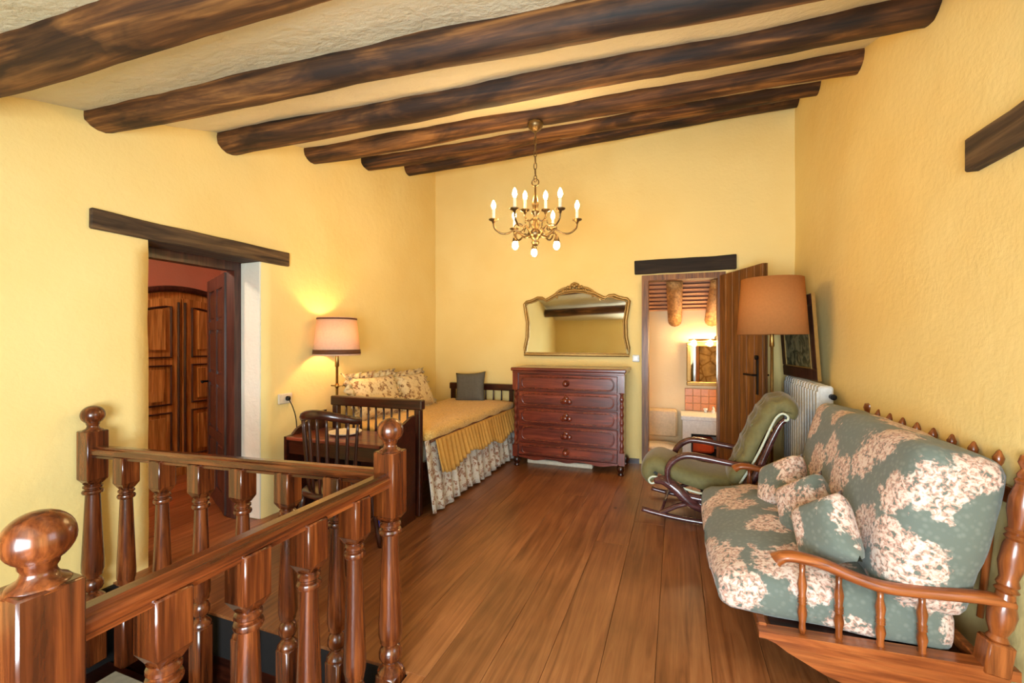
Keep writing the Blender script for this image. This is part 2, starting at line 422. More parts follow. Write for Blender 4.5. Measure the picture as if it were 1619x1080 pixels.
# stairwell: fascia boards, shaft wall and carpeted landing
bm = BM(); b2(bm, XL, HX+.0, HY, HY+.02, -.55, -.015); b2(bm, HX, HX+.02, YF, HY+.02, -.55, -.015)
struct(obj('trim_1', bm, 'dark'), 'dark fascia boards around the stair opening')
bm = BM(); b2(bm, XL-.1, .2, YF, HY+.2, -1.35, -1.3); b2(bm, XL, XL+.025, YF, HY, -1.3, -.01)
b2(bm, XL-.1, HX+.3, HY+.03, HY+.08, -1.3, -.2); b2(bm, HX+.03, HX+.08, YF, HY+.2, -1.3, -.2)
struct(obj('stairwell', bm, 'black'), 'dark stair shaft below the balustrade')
st = thing('staircase', 'grey carpeted stair treads going down inside the balustrade', 'stairs', (-1.7, .8, -1.3))
for k, (xa, xb, ya, yb, z) in enumerate(((-2.48, -1.10, .95, 1.31, -.25), (-2.48, -1.10, .66, .95, -.43), (-2.48, -1.10, .37, .66, -.61), (-2.48, -1.10, .08, .37, -.79))):
    bm = BM(); b2(bm, xa+1.7, xb+1.7, ya-.8, yb-.8, 0, z+1.3, bev=.008); obj('tread', bm, 'step', st)
bm = BM(); b2(bm, -2.84, -2.50, HY-.3, HY-.03, -1.3, -.4)
struct(obj('trim_2', bm, 'dark'), 'dark stair string against the left wall')

# windows behind and beside the camera
def window(name, P, u0, u1, v0, v1, label):
    bm = BM(); t = .05
    def bar(a, b, c, d): prism(bm, [(a, c), (b, c), (b, d), (a, d)], .15, .2, P)
    bar(u0, u1, v0, v0+t); bar(u0, u1, v1-t, v1); bar(u0, u0+t, v0+t, v1-t); bar(u1-t, u1, v0+t, v1-t); bar((u0+u1)/2-t/2, (u0+u1)/2+t/2, v0+t, v1-t)
    o = struct(obj(name, bm, 'doord'), label)
    for a, b in ((u0+t, (u0+u1)/2-t/2), ((u0+u1)/2+t/2, u1-t)):
        bm = BM(); prism(bm, [(a, v0+t), (b, v0+t), (b, v1-t), (a, v1-t)], .172, .178, P); obj('pane', bm, 'glass', o)
window('window_1', lambda u, v, d: (u, YF-d*.8, v), *W1, 'wood framed window behind the viewer')
window('window_2', lambda u, v, d: (XR(u)+d, u, v), *W2, 'wood framed window under the right wall lintel')

# bedroom beyond the left door
bm = BM(); b2(bm, -6.1, -6, .4, 4.6, -.1, 2.6); b2(bm, -6, XL-.03, .4, .5, -.1, 2.6); b2(bm, -6, XL-.03, 4.4, 4.5, -.1, 2.6); 
b2(bm, XL-.26, XL-.03, .4, 1.6, -.1, 2.6); b2(bm, XL-.26, XL-.03, 2.5, 4.45, -.1, 2.6); b2(bm, XL-.26, XL-.03, 1.6, 2.5, 1.97, 2.6)
struct(obj('wall_bedroom', bm, 'salmon'), 'salmon pink bedroom walls seen through the left doorway')
bm = BM(); b2(bm, -6.1, XL-.03, .4, 4.5, 2.5, 2.6); struct(obj('ceiling_bedroom', bm, 'salmon'))
bm = BM(); b2(bm, -6.1, XL-.0, .4, 4.5, -.1, -.014); fb = struct(obj('floor_bedroom', bm, 'black'), 'board floor of the bedroom past the left doorway')
for k in range(15):
    xx = XL-.02-.2*k-.1
    if k == 0: bm = BM(); b2(bm, -.0985, .0985, 0, LD[1]-LD[0]-.02, -.014, -.002, bev=.002); o = obj('plank', bm, 'plank', fb, loc=(xx, LD[0]+.01, 0))
    else:
        y0 = LD[0]+.01 if k == 0 else .5
        if k == 1: bm = BM(); b2(bm, -.0985, .0985, 0, 3.85, -.014, -.002, bev=.002); o = obj('plank', bm, 'plank', fb, loc=(xx, .55, 0)); pm = o.data
        else: o = bpy.data.objects.new('plank', pm); C.objects.link(o); o.parent = fb; o.location = (xx, .55, 0)
# bathroom beyond the right door
BY = 6.15
bm = BM(); b2(bm, -1.0, 1.8, BY, BY+.1, -.5, 2.4); b2(bm, -1.1, -1.0, YB+.1, BY+.1, -.5, 2.4); b2(bm, 1.7, 1.8, YB+.1, BY+.1, -.5, 2.4)
b2(bm, -1.0, RD[0], YB+.17, YB+.2, -.5, 2.4); b2(bm, RD[0], RD[1], YB+.17, YB+.2, 2.02, 2.4)
struct(obj('wall_bathroom', bm, 'cream'), 'cream plaster bathroom wall seen through the right doorway')
bm = BM(); b2(bm, RD[1], 1.8, YB+.17, YB+.2, -.5, 2.4); struct(obj('wall_stone', bm, stone_m()), 'rubble stone bathroom wall reflected in the bathroom mirror')
bm = BM(); b2(bm, -1.1, 1.8, YB+.05, BY+.1, -.5, -.4); struct(obj('floor_bathroom', bm, 'terracotta'))
def bz(y): return 2.06-(y-5.06)*.33
bm = BM(); prism(bm, [(YB+.1, bz(YB+.1)), (BY+.1, bz(BY+.1)), (BY+.1, bz(BY+.1)+.06), (YB+.1, bz(YB+.1)+.06)], -1.1, 1.8, lambda u, v, d: (d, u, v))
cb = struct(obj('ceiling_bathroom', bm, 'terracotta'), 'terracotta bathroom ceiling with battens')
for k in range(9):
    y = 5.14+k*.115; bm = BM(); b2(bm, -1.0, 1.7, -.018, .018, -.014, 0); obj('batten', bm, 'batten', cb, loc=(0, y, bz(y)))
for xx, nm in ((-.02, 'round pale ceiling log over the bathroom, left of two'), (.42, 'round pale ceiling log over the bathroom, right of two')):
    bm = BM(); tube(bm, [(xx, y, bz(y)-.12+.006*math.sin(y*9)) for y in [5.08+.09*k for k in range(13)]], .085, 12)
    tag(obj('ceiling_log', bm, 'log', smooth=True), nm, 'beam', 'bathroom ceiling logs')

# lintels, baseboard
def lint(name, m, x0, x1, y0, y1, z0, z1, lab):
    bm = BM(); n = 14; ax = 0 if x1-x0 > y1-y0 else 1
    vs = b2(bm, x0, x1, y0, y1, z0, z1); es = [e for e in bm.edges if abs((e.verts[0].co-e.verts[1].co)[ax]) > .3]
    bmesh.ops.subdivide_edges(bm, edges=es, cuts=n); bmesh.ops.bevel(bm, geom=[e for e in bm.edges if len(e.link_faces) == 2 and e.calc_face_angle() > 1], offset=.006, segments=1, affect='EDGES')
    noisy(bm, .005, 5); return tag(obj(name, bm, m), lab, 'lintel')
lint('door_lintel', 'lintel', XL-.2, XL+.022, 1.385, 2.64, 1.885, 1.99, 'rough dark wooden lintel over the left bedroom doorway')
lint('door_lintel', 'lintelx', -.42, .555, YB-.035, YB+.1, 2.015, 2.16, 'black wooden lintel over the bathroom doorway')
lint('window_lintel', 'lintel', XR(1.3)-.06, XR(1.3)+.2, .4, 2.28, 1.97, 2.10, 'short dark wooden lintel on the right wall above the sofa')
bm = BM(); b2(bm, XL, RD[0]-.04, YB-.018, YB+.02, 0, .05); b2(bm, RD[1]+.04, 1.1, YB-.018, YB+.02, 0, .05); struct(obj('baseboard_back', bm, 'dark'))

# ceiling beams
BEAMS = [((XL, -.15, 1.95), (1.2, .25, 2.05), .09, 'log ceiling beam overhead behind the viewer'),
         ((XL, .80, 2.298), (1.2, 1.22, 2.52), .095, 'thickest pale brown log beam in the top left corner, nearest'),
         ((XL, 1.44, 2.49), (1.2, 1.84, 2.56), .074, 'second log beam from the top left corner, passing above the bedroom door lintel'),
         ((XL, 2.15, 2.655), (1.1, 2.60, 2.86), .086, 'third log beam from the viewer, ends top right at the wall'),
         ((XL, 2.88, 2.87), (1.1, 3.43, 3.10), .082, 'fourth log beam from the viewer, carrying the chandelier'),
         ((XL, 3.58, 3.06), (1.1, 4.22, 3.375), .082, 'fifth log beam from the viewer, between the chandelier beam and the last'),
         ((XL, 4.29, 3.25), (1.1, 4.81, 3.575), .078, 'last log beam, closest to the end wall')]
def mid_ceiling(x, t): pass
for bi, (a, b, r, lab) in enumerate(BEAMS):
    a, b = Vector(a), Vector(b); d = b-a; L = d.length; yaw = math.atan2(d.y, d.x); pit = math.asin(d.z/L)
    bm = BM(); n = 40; seg = 14; rings = []
    for i in range(n+1):
        t = i/n; x = -.06+(L+.12)*t; ring = []
        oy = .022*noise.noise(Vector((t*3, bi*5.3, 0))); oz = .018*noise.noise(Vector((t*3, bi*5.3, 7)))
        for k in range(seg):
            an = 2*PI*k/seg; rr = r*(1+.10*noise.noise(Vector((x*1.6+bi*9, math.cos(an)*1.2, math.sin(an)*1.2)))+.05*noise.noise(Vector((x*9+bi*9, math.cos(an)*3, math.sin(an)*3))))
            ring.append(bm.verts.new((x, oy+rr*math.cos(an)*1.05, oz+rr*(abs(math.sin(an))**.8)*(1 if math.sin(an) > 0 else -1))))
        rings.append(ring)
    for p, q in zip(rings, rings[1:]):
        for k in range(seg): bm.faces.new((p[k], p[(k+1) % seg], q[(k+1) % seg], q[k]))
    bm.faces.new(rings[0]); bm.faces.new(rings[-1])
    o = tag(obj('ceiling_beam', bm, 'beam', smooth=True, loc=a, rot=(0, -pit, yaw)), lab, 'beam', 'log beams under the sloping ceiling')

# doors: left frame and leaf
FX = XL-.22
bm = BM(); b2(bm, FX-.05, FX+.03, 2.335, 2.395, 0, 1.885); b2(bm, FX-.05, FX+.03, 1.67, 2.335, 1.82, 1.885)
b2(bm, FX-.05, FX+.03, 1.665, 1.70, 0, 1.82)
d1 = struct(obj('door_1', bm, 'doord'), 'dark panelled bedroom door standing open inside the left doorway')
def leaf_panels(parent, W, Hh, rows, cols, m, th=.045, org=None, rot=0):
    root = obj('door_leaf', (lambda b: (b2(b, 0, W, -th/2+.012, th/2-.012, 0, Hh), b)[1])(BM()), m, parent, loc=org, rot=(0, 0, rot))
    return root
lf = leaf_panels(d1, .74, 1.80, 0, 0, 'doord', org=(FX-.05, 2.345, .012), rot=PI-math.radians(27))
bm = BM(); th = .045
for u0, u1 in ((0, .09), (.65, .74), (.325, .415)): b2(bm, u0, u1, -th/2, th/2, 0, 1.80)
for v0, v1 in ((0, .14), (.5, .58), (.95, 1.03), (1.38, 1.45), (1.7, 1.80)): b2(bm, .09, .65, -th/2+.001, th/2-.001, v0, v1)
obj('stile', bm, 'doord', lf)
for r_, (v0, v1) in enumerate(((.16, .48), (.60, .93), (1.05, 1.36), (1.47, 1.68))):
    for u0, u1 in ((.11, .305), (.435, .63)):
        bm = BM(); b2(bm, u0, u1, -th/2+.004, th/2-.004, v0, v1, bev=.008); obj('panel', bm, 'doord', lf)
bm = BM(); tube(bm, [(.69, .02, .95), (.69, .07, .95), (.60, .075, .95)], .009, 8); tube(bm, [(.69, -.02, .95), (.69, -.07, .95), (.60, -.075, .95)], .009, 8); obj('handle', bm, 'iron', lf, smooth=True)
bm = BM(); b2(bm, FX+.03, XL-.004, LD[1]-.012, LD[1]+.02, 0, 1.882, bev=.003); noisy(bm, .004, 4); struct(obj('trim_4', bm, 'whitewash'), 'pale plastered reveal beside the bedroom door')
# right door: frame and plank leaf
bm = BM(); b2(bm, RD[0]-.015, RD[0]+.05, YB-.012, YB+.17, 0, 2.0); b2(bm, RD[1]-.05, RD[1]+.02, YB-.012, YB+.17, 0, 2.0); b2(bm, RD[0]+.05, RD[1]-.05, YB-.012, YB+.17, 1.945, 2.0)
d2 = struct(obj('door_2', bm, 'door'), 'brown plank bathroom door standing open into the room')
hx, hy = .425, YB-.01; ex, ey = .70, 4.235; ang = math.atan2(ey-hy, ex-hx); LW = math.hypot(ex-hx, ey-hy)
bm = BM(); b2(bm, .0, LW, .0, .022, .0, 1.95)
lf2 = obj('door_leaf', bm, 'door', d2, loc=(hx, hy, .012), rot=(0, 0, ang))
bm0 = None
for k in range(6):
    w_ = LW/6; bm = BM(); b2(bm, .002, w_-.002, -.022, 0, 0, 1.95, bev=.004); obj('plank', bm, 'door', lf2, loc=(k*w_, 0, 0))
bm = BM(); box(bm, (LW-.07, -.026, .98), (.03, .008, .30), bev=.003)
tube(bm, [(LW-.07, -.026, 1.0), (LW-.07, -.07, 1.0), (LW-.19, -.075, 1.0)], .009, 8); lathe(bm, [(.0, 0), (.02, .003), (.02, .02), (0, .028)], 10, (LW-.07, -.022, 1.15), RX(PI/2))
obj('handle', bm, 'iron', lf2, smooth=False)
bm = BM(); tube(bm, [(LW-.07, .022, 1.0), (LW-.07, .07, 1.0), (LW-.16, .075, 1.0)], .009, 8); obj('handle', bm, 'iron', lf2)

# ------------------------------------------------------------------ balustrade
TURN = [(.040, .018), (.046, .024), (.045, .034), (.032, .048), (.021, .056), (.021, .062), (.033, .07), (.040, .085), (.040, .105), (.033, .122), (.024, .130), (.024, .136), (.036, .142),
        (.037, .155), (.042, .17), (.042, .21), (.034, .40), (.029, .53), (.028, .555), (.038, .56), (.041, .568), (.038, .576), (.030, .58), (.030, .584), (.037, .590), (.037, .598), (.030, .604), (.036, .612)]
bal = thing('stair_balustrade', 'red brown turned wood balustrade with ball newels around the stairwell', 'railing', (HX, HY, 0))
OX, OY = HX, HY
CN, LN, NN = Vector((-1.04, 1.445, 0)), Vector((-2.785, 1.37, 0)), Vector((-1.045, .4375, 0))
def rz_at(p, kind): return 0
def sqb(bm, c, h, z0, z1, bev=.012):
    box(bm, (c[0], c[1], (z0+z1)/2), (2*h, 2*h, z1-z0), bev=bev)
def splay(bm, h0, h1, z0, z1):
    a = [bm.verts.new((sx*h0, sy*h0, z0)) for sx, sy in ((-1, -1), (1, -1), (1, 1), (-1, 1))]; b = [bm.verts.new((sx*h1, sy*h1, z1)) for sx, sy in ((-1, -1), (1, -1), (1, 1), (-1, 1))]
    bm.faces.new(a[::-1]); bm.faces.new(b)
    for k in range(4): bm.faces.new((a[k], a[(k+1) % 4], b[(k+1) % 4], b[k]))
def newel(p, dz=0):
    bm = BM(); lathe(bm, [(r*1.08, z) for r, z in TURN], 20); sqb(bm, (0, 0), .046, .632, .878, .004); splay(bm, .026, .0445, .607, .634); sqb(bm, (0, 0), .043, -.3, .026, .008)
    o = obj('newel_post', bm, 'stain', bal, loc=(p.x-OX, p.y-OY, dz))
    sharp(o)
    bm = BM()
    prof = [(.048, .872), (.040, .882), (.028, .889), (.024, .897), (.023, .903), (.027, .910)]
    for k in range(3, 17): a = PI*k/16; prof.append((max(.0, .050*math.sin(a)), .957-.0475*math.cos(a)))
    prof[-1] = (0, prof[-1][1]); lathe(bm, prof, 24); obj('finial', bm, 'stain', o, smooth=True)
    return o
newel(CN); newel(NN); newel(LN, -.03)
bsm = None
def baluster(p, dz=0):
    global bsm
    if bsm is None:
        bm = BM(); lathe(bm, [(r*.9, z) for r, z in TURN], 18); sqb(bm, (0, 0), .039, .632, .762, .004); splay(bm, .023, .0375, .607, .634); sqb(bm, (0, 0), .036, -.26, .024, .008)
        o = obj('baluster', bm, 'stain', bal); bsm = o.data
        sharp(o)
    else: o = bpy.data.objects.new('baluster', bsm); C.objects.link(o); o.parent = bal
    o.location = (p.x-OX, p.y-OY, dz); return o
for k in range(1, 5): baluster(NN.lerp(CN, k/5))
for k in range(1, 7): baluster(LN.lerp(CN, k/7), -.03*(1-k/7))
RP = [(-.026, 0), (.026, 0), (.026, .010), (.035, .018), (.036, .034), (.030, .042), (.020, .046), (.014, .054), (-.014, .054), (-.020, .046), (-.030, .042), (-.036, .034), (-.035, .018), (-.026, .010)]
def rail(a, b, za, zb, m):
    d = (b-a); d.z = 0; n = Vector((-d.y, d.x, 0)).normalized(); bm = BM()
    prism(bm, RP, 0, 1, lambda u, v, t: a.lerp(b, t)+n*u+Vector((-OX, -OY, za+(zb-za)*t+v)))
    obj('handrail', bm, m, bal)
rail(NN+Vector((0, .04, 0)), CN-Vector((0, .04, 0)), .748, .748, 'stainy')
rail(LN+Vector((.03, 0, 0)), CN-Vector((.03, 0, 0)), .718, .748, 'stainx')

# ------------------------------------------------------------------ dresser
dx0, dx1, dyf, dyb = -1.615, -.465, 4.36, 4.86; dw = dx1-dx0; dd = dyb-dyf
t = thing('dresser', 'tall red mahogany five drawer dresser below the mirror', 'dresser', ((dx0+dx1)/2, dyf, 0))
bm = BM(); b2(bm, -dw/2+.04, dw/2-.04, .03, dd, .10, .99); obj('body', bm, 'maho', t)
bm = BM(); b2(bm, -dw/2-.015, dw/2+.015, -.02, dd, .995, 1.03, bev=.008); b2(bm, -dw/2, dw/2, -.005, dd, .972, .996, bev=.004); obj('top', bm, 'maho', t)
for s in (-1, 1):
    bm = BM(); b2(bm, s*(dw/2-.03)-.028, s*(dw/2-.03)+.028, 0, .05, .80, .972); b2(bm, s*(dw/2-.03)-.028, s*(dw/2-.03)+.028, 0, .05, .10, .22)
    lathe(bm, [(.02, .22), (.024, .23), (.016, .25)]+[(.017+.004*math.sin(k*1.05), .26+k*.0128) for k in range(41)]+[(.016, .785), (.024, .79), (.02, .80)], 10, (s*(dw/2-.03), .025, 0))
    obj('corner_post', bm, 'mahoz', t)
    for yy in (.03, dd-.05):
        bm = BM(); lathe(bm, [(.02, .10), (.034, .085), (.04, .06), (.03, .035), (.018, .025), (.03, .012), (.028, 0)], 12, (s*(dw/2-.04), yy, 0)); obj('foot', bm, 'darkz', t, smooth=True)
zs = [.115, .255, .445, .62, .79, .965]; hh = dw/2-.07
def rrect(u, v, hu, hv, r, n=5, notch=False):
    out = []
    for cx, cy, a0 in ((hu-r, hv-r, 0), (-hu+r, hv-r, PI/2), (-hu+r, -hv+r, PI), (hu-r, -hv+r, 1.5*PI)):
        for k in range(n+1): a = a0+PI/2*k/n; out.append((u+cx+r*math.cos(a), v+cy+r*math.sin(a)))
    return out
for k in range(5):
    z0, z1 = zs[k]+.006, zs[k+1]-.006; zc = (z0+z1)/2; hv = (z1-z0)/2
    bm = BM(); b2(bm, -hh, hh, 0, .03, z0, z1, bev=.005); dr = obj('drawer', bm, 'maho', t)
    bm = BM(); ol = rrect(0, zc, hh-.035, hv-.022, min(.05, hv-.024)); tube(bm, [(u, 0, v) for u, v in ol], .009, 6, closed=True); obj('moulding', bm, 'mahoz', dr, smooth=True)
    bm = BM(); lathe(bm, [(.026, 0), (.024, .004), (.010, .01), (.010, .018), (.019, .024), (.020, .032), (.012, .04), (0, .042)], 12, (0, 0, zc), RX(PI/2)@Matrix.Scale(1.4, 4))
    if 0 < k < 4:
        for s in (-1, 1): lathe(bm, [(.03, 0), (.026, .008), (.012, .013), (0, .014)], 10, (s*.03, 0, zc-.012), RX(PI/2)@Matrix.Diagonal((1, 1, 1, 1)))
        lathe(bm, [(.03, 0), (.026, .008), (.012, .013), (0, .014)], 10, (0, 0, zc+.018), RX(PI/2))
    obj('knob', bm, 'mahoz', dr, smooth=True)
bm = BM(); out = [(-hh, .115)] + [(-hh+2*hh*k/24, .085+.012*math.cos(k/24*PI*6)) for k in range(25)] + [(hh, .115)]
prism(bm, out, .005, .03, lambda u, v, d: (u, d, v)); obj('apron', bm, 'maho', t)
bm = BM(); b2(bm, -1.50, -.80, 4.50, 4.68, .0, .045, bev=.01)
tag(obj('flat_box', bm, 'paper'), 'long flat white box lying on the floor under the dresser', 'box')

# ------------------------------------------------------------------ gilt mirror
mx0, mx1, mz0 = -1.655, -.47, 1.15; mc = (mx0+mx1)/2; mw = (mx1-mx0)/2
t = thing('wall_mirror', 'wide gilt framed mirror with scalloped top above the dresser', 'mirror', (mc, YB-.03, mz0))
half = [(0, .745), (.10, .735), (.22, .70), (.30, .655), (.34, .64), (.375, .665), (.43, .67), (.48, .645), (.53, .63), (.565, .625), (.59, .60), (.575, .50), (.555, .38), (.56, .2), (.585, .08), (.59, .0)]
half = [(u, v*.97) for u, v in half]
ol = [(u, v) for u, v in half] + [(-u, v) for u, v in half[::-1][:-1]]
cc = Vector((0, .33))
bm = BM(); prism(bm, [(u*.965, .33+(v-.33)*.955) for u, v in ol], .0, .012, lambda u, v, d: (u, -d, v)); obj('mirror_glass', bm, 'mirror', t)
bm = BM(); tube(bm, [(u, -.008, v) for u, v in ol], .017, 8, closed=True, sy=1); tube(bm, [(u*.955, -.014, .33+(v-.33)*.94) for u, v in ol], .008, 6, closed=True); obj('frame', bm, 'gilt', t, smooth=True)
bm = BM()
for k in range(17):
    s = (k-8)/8; u = s*.2; v = .735-.09*abs(s)**1.5; r = .026*(1-.5*abs(s)); lathe(bm, [(0, -r), (r*.8, -r*.6), (r, 0), (r*.8, r*.6), (0, r)], 8, (u, -.012, v+.02*(k % 2)+.03*(1-abs(s))))
tube(bm, catmull([(-.24, -.01, .67), (-.16, -.01, .73), (-.06, -.01, .76), (0, -.01, .80), (.06, -.01, .76), (.16, -.01, .73), (.24, -.01, .67)]), .012, 6)
obj('crest', bm, 'gilt', t, smooth=True)
bm = BM(); box(bm, (-.405, YB-.012, 1.12), (.075, .02, .075), bev=.008); s_ = tag(obj('light_switch', bm, 'whitep'), 'small white light switch between mirror and bathroom door', 'switch')
bm = BM(); box(bm, (-.405, YB-.024, 1.12), (.04, .008, .05), bev=.003); obj('rocker', bm, 'white', s_)

# ------------------------------------------------------------------ bed
bx0, bx1, by0, by1 = -2.58, -1.77, 2.84, 4.85
t = thing('bed', 'dark wood single bed with slatted footboard and headboard along the left wall', 'bed', ((bx0+bx1)/2, by0, 0)); bw = (bx1-bx0)/2
def board(nm, y, ztop, n):
    for s in (-1, 1):
        bm = BM(); box(bm, (s*(bw-.025), y, ztop/2), (.05, .05, ztop-.02), bev=.006); obj(nm+'_post', bm, 'darkz', t)
    bm = BM(); box(bm, (0, y, ztop-.035), (2*bw+.03, .06, .075), bev=.008); obj(nm+'_rail', bm, 'dark', t)
    bm = BM(); box(bm, (0, y, .48), (2*bw-.1, .03, .16)); obj(nm+'_panel', bm, 'dark', t)
    for k in range(n):
        bm = BM(); lathe(bm, [(.008, .55), (.011, .6), (.008, .7), (.008, ztop-.06)], 8, (-bw+.05+(2*bw-.1)*(k+1)/(n+1), y, 0)); obj('spindle', bm, 'darkz', t, smooth=True)
board('footboard', .0, .865, 9); board('headboard', by1-by0-.03, .80, 6)
for s in (-1, 1):
    bm = BM(); box(bm, (s*(bw-.02), (by1-by0)/2, .32), (.03, by1-by0-.1, .14)); obj('side_rail', bm, 'dark', t)
bm = BM(); softbox(bm, (2*bw-.06, by1-by0-.12, .20), .06, (8, 14, 4)); xf(bm, T(0, (by1-by0)/2-.01, .42)); obj('mattress', bm, 'whitep', t, smooth=True)
# bedspread with two tiers of ruffle
t = thing('bedspread', 'gold quilted bedspread with gathered gold valance and floral skirt', 'bedspread', ((bx0+bx1)/2, by0, .0)); LB = by1-by0
bm = BM(); softbox(bm, (2*bw+.03, LB-.13, .10), .045, (10, 18, 4), puff=(0, 0, .015), nz=.012); xf(bm, T(.02, LB/2, .575)); obj('quilt', bm, 'cover', t, smooth=True)
bm = BM(); tube(bm, [(bw+.03, .08+(LB-.16)*k/20, .545+.006*math.sin(k*1.7)) for k in range(21)], .012, 8); obj('welt', bm, 'brownband', t, smooth=True)
def ruffle(nm, m, x_, y0, y1, z0, z1, flare, amp, waves, hem, seed, ends=True, nv=8):
    bm = BM(); pts = []
    N = int(waves*9); g = []
    path = []
    Ly = y1-y0
    for i in range(N+1): path.append((x_, y0+Ly*i/N, 1, 0))
    for i, (px_, py_, nx_, ny_) in enumerate(path):
        s = i/N; col = []
        ph = s*waves*2*PI+2.2*noise.noise(Vector((s*9, seed, 0))); am = amp*(.7+.8*noise.noise(Vector((s*13, seed, 4))))
        hm = hem*noise.noise(Vector((s*5, seed, 8)))
        for j in range(nv+1):
            v = j/nv; off = flare*v+am*(.25+.75*v)*math.sin(ph)
            yy = py_+am*.4*v*math.cos(ph)
            col.append(bm.verts.new((px_+off, yy, z0+(z1+hm-z0)*v)))
        g.append(col)
    for a, b in zip(g, g[1:]):
        for j in range(nv): bm.faces.new((a[j], b[j], b[j+1], a[j+1]))
    o = obj(nm, bm, m, t, smooth=True); sm = o.modifiers.new('thickness', 'SOLIDIFY'); sm.thickness = .005; return o
ruffle('floral_skirt', 'skirt', bw+.012, .03, LB-.05, .555, .02, .065, .022, 15, .03, 3)
ruffle('gold_valance', 'valance', bw+.045, .13, LB-.07, .55, .31, .055, .016, 28, .09, 5)
# pillows on the bed
def ruffled_pillow(loc, rot, wd, ht, th, lab):
    bm = BM(); pillow(bm, wd, ht, th); root = obj('pillow', bm, 'floralp', smooth=True, loc=loc, rot=rot); tag(root, lab, 'pillow', 'floral pillows on the bed')
    e = pillow_edge(wd, ht, 24); bm = BM(); A = []; n = len(e)
    for k, (u, v) in enumerate(e):
        d = Vector((u/wd, v/ht, 0)); d.normalize(); wv = .03*math.sin(k*1.9+noise.noise(Vector((k*.3, 1, 1)))*3); ln = .065+.03*noise.noise(Vector((k*.21, wd, 2)))
        A.append([bm.verts.new((u*.98, v*.98, .0)), bm.verts.new((u+d.x*ln*.5, v+d.y*ln*.5, wv)), bm.verts.new((u+d.x*ln, v+d.y*ln, -wv*1.4))])
    for k in range(n):
        a, b = A[k], A[(k+1) % n]
        for j in range(2): bm.faces.new((a[j], b[j], b[j+1], a[j+1]))
    r_ = obj('ruffle', bm, 'floralp', root, smooth=True); sm = r_.modifiers.new('thickness', 'SOLIDIFY'); sm.thickness = .004
    return root
ruffled_pillow((-2.56, 3.36, .80), (math.radians(68), 0, math.radians(84)), .56, .40, .17, 'striped floral pillow with ruffled edge, the one nearer the floor lamp')
ruffled_pillow((-2.53, 3.92, .79), (math.radians(66), 0, math.radians(92)), .54, .38, .17, 'striped floral pillow with ruffled edge, the one farther from the floor lamp')
bm = BM(); pillow(bm, .37, .37, .11); tag(obj('cushion', bm, 'grey', smooth=True, loc=(-2.24, 4.64, .765), rot=(math.radians(74), math.radians(-4), math.radians(6))), 'plain dark grey cushion propped on the bed headboard', 'cushion')

# ------------------------------------------------------------------ desk
qx0, qx1, qy0, qy1 = -2.62, -1.80, 2.40, 2.79; qw = (qx1-qx0)/2; qd = qy1-qy0
t = thing('writing_desk', 'dark wood desk with raised side galleries in front of the bed footboard', 'desk', ((qx0+qx1)/2, qy0, 0))
bm = BM(); b2(bm, -qw, qw, 0, qd, .595, .62, bev=.005); obj('desk_top', bm, 'maho', t)
bm = BM(); b2(bm, -qw+.02, qw-.02, .015, .035, .50, .595); obj('drawer_front', bm, 'dark', t)
bm = BM(); b2(bm, -qw+.02, qw-.02, qd-.03, qd-.01, .05, .595); obj('back_panel', bm, 'dark', t)
for s in (-1, 1):
    bm = BM(); out = [(0, 0), (qd, 0), (qd, .76), (qd-.05, .755), (qd*.5, .70), (qd*.25, .66), (.06, .625), (0, .62)]
    prism(bm, out, s*qw-.011, s*qw+.011, lambda u, v, d: (d, u, v)); obj('side_panel', bm, 'dark', t)
bm = BM(); b2(bm, -qw+.35, -qw+.37, .03, qd-.03, .0, .5); b2(bm, -qw+.02, -qw+.35, .03, qd-.04, .05, .07); obj('pedestal', bm, 'dark', t)
bm = BM(); lathe(bm, [(.06, 0), (.11, .012), (.12, .022), (.115, .022), (.05, .008), (0, .008)], 24); tag(obj('saucer', bm, 'paper', smooth=True, loc=(-2.28, 2.62, .62)), 'pale oval dish on the desk behind the spindle chair', 'dish')
bm = BM(); box(bm, (0, 0, .05), (.08, .07, .10), bev=.012); box(bm, (0, 0, .105), (.04, .04, .015), bev=.004); tag(obj('small_box', bm, 'blue', loc=(-1.93, 2.60, 0)), 'small bright blue box on the floor under the desk', 'box')

# spindle back chair at the desk
t = thing('spindle_chair', 'dark low back spindle chair with curved crest rail facing the desk', 'chair', (-1.92, 2.14, 0), math.radians(4))
bm = BM(); lathe(bm, [(.0, .40), (.17, .40), (.195, .412), (.195, .428), (.17, .438), (0, .43)], 24); obj('seat', bm, 'dark', t, smooth=True)
for sx in (-1, 1):
    for sy in (-1, 1):
        bm = BM(); a = Vector((sx*.13, sy*.13, .41)); b = Vector((sx*.18, sy*.18, 0)); tube(bm, [a.lerp(b, k/10) for k in range(11)], lambda s: .014+.006*math.sin(s*PI*3)**2, 8); obj('leg', bm, 'darkz', t, smooth=True)
    bm = BM(); tube(bm, [(sx*.155, -.155, .2), (sx*.155, .155, .2)], .009, 8); obj('stretcher', bm, 'dark', t)
arc = [math.radians(195+150*k/20) for k in range(21)]
bm = BM(); tube(bm, [(.20*math.cos(a), .18*math.sin(a), .885-.05*abs(math.cos(a))**2) for a in arc], lambda s: .026-.006*abs(2*s-1), 8, up=(0, 0, 1), sx=.8, sy=1.1); obj('crest_rail', bm, 'dark', t, smooth=True)
for k in range(9):
    a = math.radians(200+140*k/8); bm = BM(); p = Vector((.16*math.cos(a), .15*math.sin(a), .43)); q = Vector((.20*math.cos(a), .18*math.sin(a), .875-.05*abs(math.cos(a))**2))
    tube(bm, [p.lerp(q, j/8) for j in range(9)], lambda s: .007+.004*math.sin(s*PI), 8); obj('spindle', bm, 'darkz', t, smooth=True)

